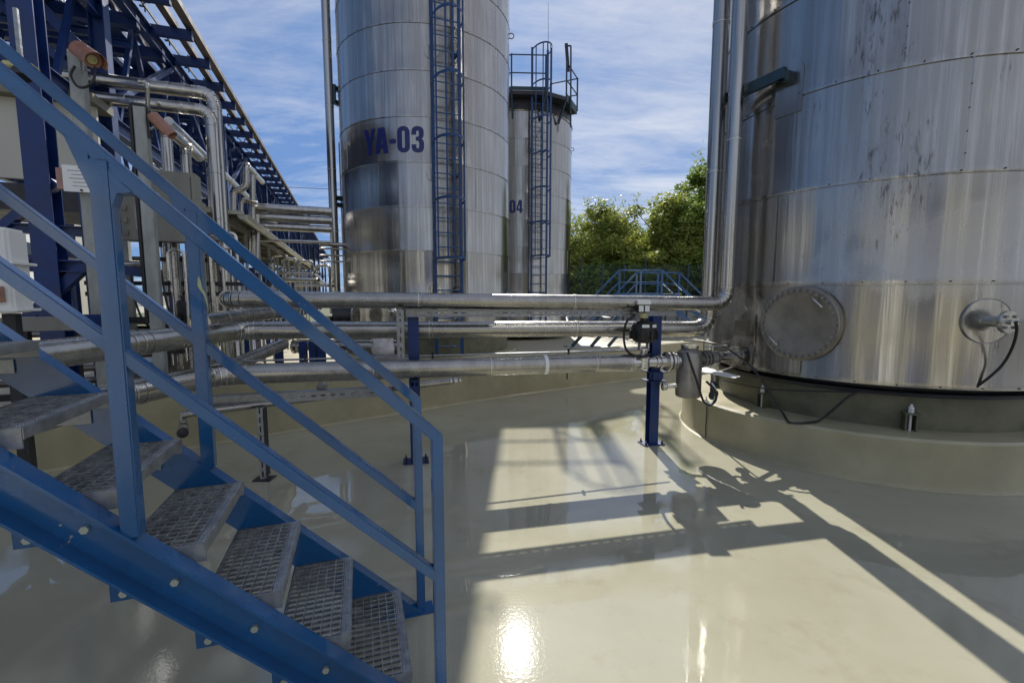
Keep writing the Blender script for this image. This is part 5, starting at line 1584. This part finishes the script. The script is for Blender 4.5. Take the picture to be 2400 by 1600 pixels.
# horizontal white pipe between posts
spipe('white_pipe', [ats(150, 612, 6.6), ats(345, 622, 6.6)], 0.05, 'sunlit pale pipe crossing between the grey posts', 1.0, m='clads')
MB().beam(ats(20, 603, 6.2), ats(345, 640, 6.2), 0.16, 0.10).build('blue_beam', 'rackblue', label='dark blue beam crossing low behind the two grey posts', cat='beam')
MB().beam(ats(150, 752, 5.7), ats(255, 752, 5.7), 0.08, 0.13).build('blue_plate', 'rackblue', label='short blue plate beam with a bolt left of the near handrail post', cat='beam')
# dark racks low on the left
dk = thing('low_pipe_frame', G(-3.2, 6.3, 0.1), 'dark low frame of pipes and supports left of the manifold', 'frame')
for i in range(7):
    L = -4.6+0.42*i
    MB().beam(G(L, 6.4, 0.05), G(L, 6.4, 1.35), 0.07, 0.07, up=GX).build('leg', 'dark', dk)
for z in (0.5, 0.95, 1.32):
    MB().beam(G(-4.8, 6.4, z), G(-1.9, 6.4, z), 0.07, 0.07).build('cross_bar', 'dark', dk)
for i in range(6):
    z = 0.62+0.13*i
    MB().cyl(G(-4.8, 6.6+0.1*i, z), G(-2.2, 6.6+0.1*i, z), 0.04, 10).build('small_pipe', 'cast', dk)

# ------------------------------------------------------------------ canopy with gutter
cn = thing('canopy', G(-2.5, 7.6, 2.6), 'low canopy with a pale half-round gutter receding beside the rack', 'canopy')
gz_ = ats(569, 503, 7.75)
Lg = gz_.dot(EX); zg = gz_.z
gut = []
nn_ = 9
for rr_ in (0.075, 0.069):
    for i in range(nn_):
        t = PI+PI*i/(nn_-1)
        gut.append((rr_*math.cos(t), rr_*math.sin(t)))
prof = [(0.075*math.cos(PI+PI*i/8), 0.075*math.sin(PI+PI*i/8)) for i in range(9)]+[(0.069*math.cos(2*PI-PI*i/8), 0.069*math.sin(2*PI-PI*i/8)) for i in range(9)]
s = 7.75
while s < 22:
    MB().prof(G(Lg, s, zg), G(Lg, s+1.98, zg-0.004*(s-7)), prof).build('gutter', 'gutter', cn)
    MB().tube([G(Lg, s+1.96, zg), G(Lg, s+2.0, zg)], 0.079, 20, cap=False).build('gutter_joint', 'gutter', cn)
    s += 2
MB().prof(G(Lg, 7.745, zg), G(Lg, 7.755, zg), prof[:9]).build('gutter_end', 'gutter', cn)
MB().beam(G(Lg-1.0, 7.74, zg+0.05), G(Lg+0.02, 7.74, zg+0.02), 0.03, 0.05).build('fascia', 'gutter', cn)
# ribbed sheets
s = 7.8
sh = None
while s < 21.5:
    q = G(Lg-0.05, s, zg+0.03)
    if sh is None:
        b = MB(); nr_ = 8; w_ = 0.98
        vs = []
        prof_ = []
        for i in range(nr_):
            y = w_*i/nr_
            prof_ += [(y, 0), (y+0.03, 0.03), (y+0.07, 0.03), (y+0.10, 0)]
        prof_.append((w_, 0))
        for (L, z) in ((0, 0), (-2.3, 0.22)):
            for y, h in prof_: vs.append(q+EX*L+GX*y+Z*(z+h))
        k = len(prof_)
        fs = [(i, i+1, k+i+1, k+i) for i in range(k-1)]
        sh = b.add(vs, fs).build('roof_sheet', 'roof', cn, origin=q, smooth=0.3)
    else: inst(sh, cn, q)
    s += 0.99
for i in range(12):
    s = 8.0+1.2*i
    MB().beam(G(Lg-0.25, s, 0.1), G(Lg-0.25, s, zg+0.03), 0.045, 0.045, up=GX).build('canopy_post', 'post', cn)
    MB().chan(G(Lg-2.3, s, zg+0.16), G(Lg-0.03, s, zg-0.02), 0.07, 0.04).build('rafter', 'roof', cn)
MB().beam(G(Lg-0.25, 7.8, zg-0.06), G(Lg-0.25, 21.5, zg-0.06), 0.05, 0.09).build('purlin', 'roof', cn)
MB().beam(G(Lg-1.2, 7.8, zg+0.03), G(Lg-1.2, 21.5, zg+0.03), 0.05, 0.09).build('purlin', 'roof', cn)
# equipment under and beyond the canopy
for i in range(9):
    s = 8.6+1.3*i; L = Lg-0.95
    o = thing('pump_skid', G(L, s, 0.05), ['nearest pump skid under the canopy', 'second pump skid under the canopy', 'third pump skid under the canopy', 'fourth pump skid under the canopy', 'fifth pump skid under the canopy', 'sixth pump skid under the canopy', 'seventh pump skid under the canopy', 'eighth pump skid under the canopy', 'farthest pump skid under the canopy'][i], 'pump', 'pumps under the canopy')
    MB().box(G(L, s, 0.4), (0.7, 0.7, 0.7), (EX, GX, Z)).build('skid_box', 'rackblue' if i % 3 else 'cast', o, bevel=0.02)
    MB().tube([G(L+0.1, s, 0.8), G(L+0.1, s, 1.25), G(L+0.5, s, 1.25)], 0.05, 12).build('outlet_pipe', 'stain', o)
    MB().cyl(G(L-0.15, s-0.3, 0.95), G(L-0.15, s+0.3, 0.95), 0.13, 16).build('motor', 'dark', o)
# second low pipe group seen above the top pipe, near the tall vertical pipe
for i, (u0, v0, u1, v1_, r_) in enumerate(((640, 655, 745, 655, 0.05), (652, 640, 735, 645, 0.025), (690, 668, 772, 668, 0.03))):
    a = ats(u0, v0, 11.0); b = G(ats(u1, v1_, 11.0).dot(EX), 11.0, a.z)
    spipe('valve_line', [a, b, b+GX*2.2], r_, ['thick silver line bending away beyond the canopy end', 'thin silver line above its thicker neighbour beyond the canopy', 'low silver line at the foot of the tall vertical pipe'][i], 0.8, n=12)
for i, (u, v) in enumerate(((640, 598), (663, 606), (700, 612), (742, 622))):
    a = ats(u, v, 12.5)
    spipe('loop_pipe', [a-Z*1.2, a, a+EX*0.3, a+EX*0.3-Z*1.2], 0.035, ['leftmost inverted U pipe beyond the gutter', 'inverted U pipe second from left beyond the gutter', 'inverted U pipe third from left beyond the gutter', 'inverted U pipe nearest the tall vertical pipe'][i], 1.0, n=10, group='inverted U pipes')
# second canopy band: blue panels and cabinets beneath rack
for i in range(6):
    s = 16+5.5*i
    o = MB().box(G(-4.0, s, 1.4), (1.6, 1.8, 2.6), (EX, GX, Z)).build('switch_house', 'rackblue', label=['nearest', 'second', 'third', 'fourth', 'fifth', 'farthest'][i]+' dark blue equipment box under the receding rack', cat='equipment box', group='boxes under the rack', bevel=0.05)
# distant pale building left behind everything
fb = thing('pale_factory', G(-13, 14, 0), 'pale factory building behind the pipe rack at left', 'building')
for i in range(14):
    MB().box(G(-12.5, 4+2.0*i, 2.6), (0.25, 1.96, 5.1), (EX, GX, Z)).build('wall_panel', 'white' if i % 3 else 'cream', fb)
for i in range(14):
    wn = MB().box(G(-12.36, 4+2.0*i, 3.3), (0.06, 1.1, 0.9), (EX, GX, Z)).build('window', 'glass', fb)
    MB().box(G(-12.34, 4+2.0*i, 2.82), (0.1, 1.2, 0.05), (EX, GX, Z)).build('sill', 'greybox', fb)
MB().box(G(-12.9, 17, 5.3), (1.2, 28.4, 0.25), (EX, GX, Z)).build('roof', 'roof', fb)

# ------------------------------------------------------------------ things between the wall and the far tanks
bg_ = aty(898, 822, 8.3)
sackp = [(0.0, 0), (0.10, 0.0), (0.17, 0.04), (0.19, 0.14), (0.17, 0.26), (0.19, 0.34), (0.16, 0.42), (0.08, 0.45), (0.05, 0.47), (0.08, 0.51), (0.07, 0.54), (0, 0.55)]
b = MB().lathe((bg_.x, bg_.y, bg_.z-0.1), (0, 0, 1), sackp, 22)
for v_ in b.v:
    k = noise.noise(v_*9)*0.05+noise.noise(v_*22)*0.02
    v_ += Vector((v_.x-bg_.x, v_.y-bg_.y, 0)).normalized()*k+Z*noise.noise(v_*7)*0.02
b.build('plastic_sack', 'bag', label='crumpled white plastic sack behind the beige wall', cat='sack', smooth=1.0)
ph = thing('sack_stand', (bg_.x, bg_.y+0.3, 0.05), 'dark plinth block the white sack rests on', 'block')
MB().box((bg_.x, bg_.y, (bg_.z-0.1+0.05)/2), (0.8, 0.5, bg_.z-0.1-0.05)).build('block', 'conc', ph)
# silver pipework behind the pipes, left of the sack
o = thing('flanged_line', aty(760, 815, 8.6), 'bright flanged silver pipe lying left of the white sack', 'pipe')
pipe_run(o, [aty(684, 812, 8.6), aty(950, 812, 8.6)], 0.075, 0.7, 'clads', n=16)
for u_ in (690, 702, 820, 832):
    q = aty(u_, 812, 8.6); MB().cyl(q-Vector((0.02, 0, 0)), q+Vector((0.02, 0, 0)), 0.13, 20).build('flange', 'stain', o)
pipe_run(o, [aty(700, 800, 8.9), aty(930, 800, 8.9)], 0.04, 0.7, 'clads', n=12)
o = thing('tank_outlet', aty(815, 742, 9.3), 'dark flanged outlet stub low on the tank lettered YA-03', 'nozzle')
q = aty(825, 740, 9.55)
MB().cyl(q, q+Vector((-0.35, -0.15, 0)), 0.17, 24).build('stub', 'dark', o)
MB().cyl(q+Vector((0.06, -0.02, 0)), q+Vector((0.10, -0.02, 0)), 0.24, 28).build('flange', 'stain', o)
MB().cyl(q+Vector((-0.42, -0.2, 0.0)), q+Vector((-0.42, -0.2, -0.45)), 0.09, 16).build('drop_leg', 'cast', o)
for i, u in enumerate((655, 712, 735, 755)):
    q = aty(u, 850, 7.9)
    MB().beam(Vector((q.x, q.y, 0.05)), Vector((q.x, q.y, aty(u, 800, 7.9).z)), 0.12, 0.08, up=(0, 1, 0)).build('stub_post', 'rackblue', label=['leftmost short blue post behind the beige wall', 'short blue post second from left behind the beige wall', 'short blue post third from left behind the beige wall', 'rightmost short blue post behind the beige wall'][i], cat='post', group='short posts behind the wall')
nzq = aty(920, 730, 9.3)
MB().cyl(nzq+Vector((0, .3, 0)), nzq, 0.06, 14).lathe(nzq, (0, -1, 0), [(0.08, 0), (0.1, 0.02), (0.06, 0.06), (0.02, 0.08)], 16).build('sample_tap', 'stain', label='small bright tap on the tank just left of the support post', cat='tap')
# slotted rail on the top of the wall
lr2 = thing('wall_rail', aty(1300, 822, 7.6), 'slotted galvanised rail fixed along the top of the beige wall', 'rail')
for i in (2, 3):
    a, b = wall_line[i], wall_line[i+1]
    nv_ = (b-a).normalized().cross(Z)
    strut('slotted_rail', a+nv_*0.02+Z*0.60-(b-a)*0.0, b+nv_*0.02+Z*0.60, 0.05, lr2, slot=0.05, gap=0.03, depth=-0.02)
o = MB().box(aty(1327, 880, 7.8), (0.05, 0.03, 0.12)).build('hook_plate', 'dark', label='small dark plate on the beige wall under the lowest pipe', cat='plate')

# blue crossover stairs at the back right
xs = thing('crossover_stairs', aty(1500, 700, 18.4), 'blue crossover steps with handrails in front of the trees', 'stairs')
for yy in (17.6, 18.8):
    du = 0 if yy < 18 else 40
    tl, trr = aty(1452+du, 633+du*0.15, yy), aty(1552+du, 631+du*0.15, yy)
    trr.z = tl.z
    ll = tl+Vector((-1.9, 0, -1.95)); rr_ = trr+Vector((2.1, 0, -1.95))
    MB().beam(tl, trr, 0.07, 0.06).build('top_rail', 'blue', xs)
    for (pa2, pb2, nm2, dz2, hh2) in ((ll, tl, 'sloped_rail', 0, 0.06), (trr, rr_, 'sloped_rail', 0, 0.06), (ll, tl, 'sloped_rail', 0.45, 0.04), (trr, rr_, 'sloped_rail', 0.45, 0.04), (tl, trr, 'mid_rail', 0.45, 0.04), (tl, trr, 'deck_beam', 0.92, 0.12), (ll, tl, 'stringer', 0.95, 0.16), (trr, rr_, 'stringer', 0.95, 0.16)):
        MB().beam(pa2-Z*dz2, pb2-Z*dz2, 0.05, hh2).build(nm2, 'blue', xs)
    for q in (tl, trr, tl.lerp(trr, 0.5)):
        MB().beam(q-Z*0.9, q, 0.07, 0.07, up=(0, 1, 0)).build('post', 'blue', xs)
    for q in (tl, trr):
        MB().beam(Vector((q.x, q.y, 0.05)), q-Z*0.9, 0.08, 0.08, up=(0, 1, 0)).build('leg', 'blue', xs)
MB().box(((tl.x+trr.x)/2-0.3, 18.2, tl.z-0.86), (trr.x-tl.x, 1.1, 0.04)).build('deck', 'grate', xs)
for i in range(8):
    for sx, x_ in ((-1, tl.x-0.55), (1, trr.x-0.1)):
        MB().box((x_+sx*(0.12+0.23*i), 18.2, tl.z-0.95-0.23*(i+0.6)), (0.24, 1.1, 0.035)).build('tread', 'grate', xs)
# dark step unit just over the wall
ws2 = thing('wall_steps', aty(1420, 790, 10.2), 'dark slanted step rails just beyond the bund wall, seen between the two upper pipes', 'steps')
for i, (u0, u1) in enumerate(((1410, 1340), (1452, 1385), (1490, 1425))):
    a, b = aty(u0, 735, 10.2+0.25*i), aty(u1, 812, 10.2+0.25*i)
    MB().beam(a, b, 0.05, 0.07).build('slanted_rail', 'blue_dull', ws2)
MB().beam(aty(1330, 813, 10.5), aty(1440, 816, 10.8), 0.5, 0.04).build('bottom_tread', 'grate', ws2)
# concrete retaining wall and terrain behind
rw = thing('retaining_wall', (4, 21, 0), 'grey concrete retaining wall at the foot of the wooded bank', 'wall')
for i in range(12):
    MB().box((-6+2.5*i, 21.0, 0.75), (2.48, 0.3, 1.45)).build('wall_panel', 'conc', rw)
hl = MB()
NXh, NYh = 60, 30
vs = []
for j in range(NYh+1):
    for i in range(NXh+1):
        x = -30+110*i/NXh; y = 21.2+70*j/NYh
        h = 1.1+ (y-21.2)*0.16*max(0, min(1, (x+2)/6)) + noise.noise(Vector((x*0.1, y*0.1, 0)))*0.6
        if x < -2: h = 0.2
        vs.append((x, y, min(h, 6.5)))
hl.add(vs, [(j*(NXh+1)+i, j*(NXh+1)+i+1, (j+1)*(NXh+1)+i+1, (j+1)*(NXh+1)+i) for j in range(NYh) for i in range(NXh)])
hl.build('hillside', 'earth', kind='structure', smooth=1.0)
# fence on the bank
fn = thing('wire_fence', (4, 20.5, 1.4), 'blue wire fence with thin posts in front of the trees', 'fence')
for i in range(13):
    x = 1.2+0.95*i
    MB().beam((x, 20.6, 0.3), (x, 20.6, 3.0+0.25*(i % 3 == 2)), 0.055, 0.055, up=(0, 1, 0)).build('post', 'blue_dull', fn)
wires = MB()
for k in range(15):
    z = 1.5+0.1*k
    wires.cyl((1.2, 20.6, z), (12.6, 20.6, z), 0.006, 5)
for i in range(160):
    x = 1.2+0.0713*i
    wires.cyl((x, 20.6, 1.45), (x, 20.6, 2.95), 0.004, 4)
wires.build('mesh_wires', 'blue_dull', fn, kind='stuff')

# ------------------------------------------------------------------ trees
def tree(x, y, z, h, rad, lab, m='leaf', seed=0, nleaf=9000, leaf=0.11, name='leafy_tree', low=0.25, wisp=0):
    rd = random.Random(seed)
    t = thing(name, (x, y, z), lab, 'tree', 'trees on the bank')
    base = Vector((x, y, z-0.3))
    tk = MB()
    topp = base+Vector((rd.uniform(-.3, .3), rd.uniform(-.3, .3), h*0.75))
    pts = [base.lerp(topp, k/6)+Vector((rd.uniform(-.08, .08), rd.uniform(-.08, .08), 0)) for k in range(7)]
    tk.tube(pts, 0.1, 9, rs=[0.035*h*(1-0.8*k/6)*0.6 for k in range(7)])
    ends = []
    for i in range(16):
        p = pts[1+i % 5].copy()
        a = rd.uniform(0, 2*PI)
        L = rad*rd.uniform(0.55, 1.0)
        e = p+Vector((math.cos(a)*L, math.sin(a)*L, h*rd.uniform(0.12, 0.35)))
        mid = p.lerp(e, 0.5)+Vector((0, 0, -0.1))
        tk.tube([p, mid, e], 0.03, 6, rs=[0.045, 0.03, 0.012])
        ends.append(e)
    tk.build('trunk', 'bark', t)
    # clumps through the crown's volume
    cl = []
    for i in range(64):
        a = rd.uniform(0, 2*PI); zz_ = rd.uniform(low, 1.0)
        prof_ = math.sin(min(1, (zz_-low)/(1-low)*0.9+0.12)*PI)**0.6
        r_ = rad*prof_*math.sqrt(rd.uniform(0.05, 1))
        cl.append((base+Vector((math.cos(a)*r_, math.sin(a)*r_, h*zz_)), rad*rd.uniform(0.14, 0.36)))
    for e in ends: cl.append((e, rad*rd.uniform(0.18, 0.3)))
    lv = MB()
    V, F = [], []
    tot = sum(c[1]**2 for c in cl)
    for c, cr in cl:
        k = int(nleaf*cr*cr/tot)
        sx, sy, sz = rd.uniform(.8, 1.3), rd.uniform(.8, 1.3), rd.uniform(.55, .9)
        for _ in range(k):
            d = Vector((rd.gauss(0, 1), rd.gauss(0, 1), rd.gauss(0, 1))).normalized()*cr*(rd.random()**0.45)*1.1
            p = c+Vector((d.x*sx, d.y*sy, d.z*sz))
            u = Vector((rd.gauss(0, 1), rd.gauss(0, 1), rd.gauss(0, .6))).normalized()
            w_ = u.cross(Vector((rd.gauss(0, 1), rd.gauss(0, 1), rd.gauss(0, 1)))).normalized()
            s_ = leaf*rd.uniform(0.5, 1.2)
            o = len(V)
            V += [p-u*s_, p+w_*s_*0.36, p+u*s_, p-w_*s_*0.36]
            F.append((o, o+1, o+2, o+3))
    for _ in range(wisp):   # thin sprigs above the crown
        a = rd.uniform(0, 2*PI); r_ = rad*rd.uniform(0, 0.8)
        p0 = base+Vector((math.cos(a)*r_, math.sin(a)*r_, h*rd.uniform(0.85, 0.98)))
        dv2 = Vector((rd.uniform(-.4, .4), rd.uniform(-.4, .4), 1)).normalized()
        for k in range(26):
            p = p0+dv2*rd.uniform(0, h*0.22)+Vector((rd.gauss(0, .1), rd.gauss(0, .1), rd.gauss(0, .05)))
            u = Vector((rd.gauss(0, 1), rd.gauss(0, 1), rd.gauss(0, .6))).normalized(); w_ = u.cross(dv2).normalized()
            o = len(V); s_ = leaf*0.8
            V += [p-u*s_, p+w_*s_*0.36, p+u*s_, p-w_*s_*0.36]; F.append((o, o+1, o+2, o+3))
    lv.v = V; lv.f = F
    lv.build('crown', m, t, recalc=False, smooth=0, kind='stuff')


tree(4.9, 25.5, 1.2, 5.3, 2.6, 'pale wispy tree in the middle of the bank, right of the far tank', 'leafy', 1, 20000, 0.13, wisp=26, low=0.05)
tree(8.3, 25.0, 1.3, 5.4, 2.4, 'yellow-green bushy tree left of the vertical pipes', 'leafy', 2, 24000, 0.13, wisp=8, low=0.04)
tree(10.6, 25.5, 1.4, 7.2, 2.6, 'tallest green tree, rising behind the vertical pipes', 'leaf', 3, 24000, 0.14, wisp=8, low=0.05)
tree(2.9, 24.0, 1.0, 2.7, 1.5, 'low yellowish shrub against the right edge of the far tank', 'leafy', 4, 11000, 0.11, low=0.02)
tree(6.3, 23.6, 1.1, 2.8, 1.9, 'dense low green shrub under the pale wispy tree', 'leaf', 5, 15000, 0.12, low=0.02)
tree(9.0, 23.2, 1.1, 2.9, 1.9, 'dense low dark shrub behind the crossover steps', 'leaf', 6, 15000, 0.12, low=0.02)
tree(13.5, 26, 1.4, 6.5, 2.8, 'green tree hidden mostly behind the large tank', 'leaf', 7, 8000, 0.14, low=0.08)
tree(6.6, 28.5, 2.2, 3.8, 2.6, 'rear tree filling the gap between the wispy and the yellow-green one', 'leaf', 8, 16000, 0.14, low=0.05)
tree(4.3, 23.4, 1.1, 2.4, 1.5, 'round green shrub between the far tank and the crossover rails', 'leaf', 11, 12000, 0.12, low=0.02)
tree(7.7, 23.8, 1.1, 4.0, 1.9, 'mid-height green bush right behind the crossover rails', 'leafy', 12, 18000, 0.13, low=0.02)
tree(9.6, 24.2, 1.2, 5.6, 2.1, 'tall full green bush touching the left vertical pipe', 'leaf', 13, 22000, 0.13, low=0.02)
tree(17.5, 28, 1.6, 6.5, 3.0, 'rightmost tree of the bank, hidden behind the large tank', 'leaf', 9, 6000, 0.16, low=0.08)

# ------------------------------------------------------------------ hall added behind the viewer to shape the cladding's reflections, and yard
hb = thing('reflection_hall', (0, -14, 0), 'panelled hall added behind the viewer, toned for the tank reflections', 'building')
for i in range(16):
    MB().box((-18+2.4*i, -14.0, 2.6), (2.34, 0.2, 5.2)).build('wall_panel', ['greybox', 'rackblue', 'dark', 'cream', 'greybox', 'dark', 'white'][i % 7], hb)  # pale and dark panels alternate to put contrast into the tank reflections
for i in range(0, 16, 4):
    dr = MB().box((-16.8+2.4*i, -13.87, 1.5), (1.9, 0.06, 2.9)).build('door', 'rackblue', hb)
    MB().box((-16.1+2.4*i, -13.8, 1.4), (0.04, 0.05, 0.2)).build('handle', 'galv', dr)
MB().box((0, -14.6, 5.4), (39, 1.8, 0.3)).build('roof', 'roof', hb)
bw2 = MB().box((-0.5, -11.4, 0.3), (25, 0.24, 0.62)).build('rear_bund_wall', 'beige', label='low beige wall closing the basin behind the viewer', cat='wall')
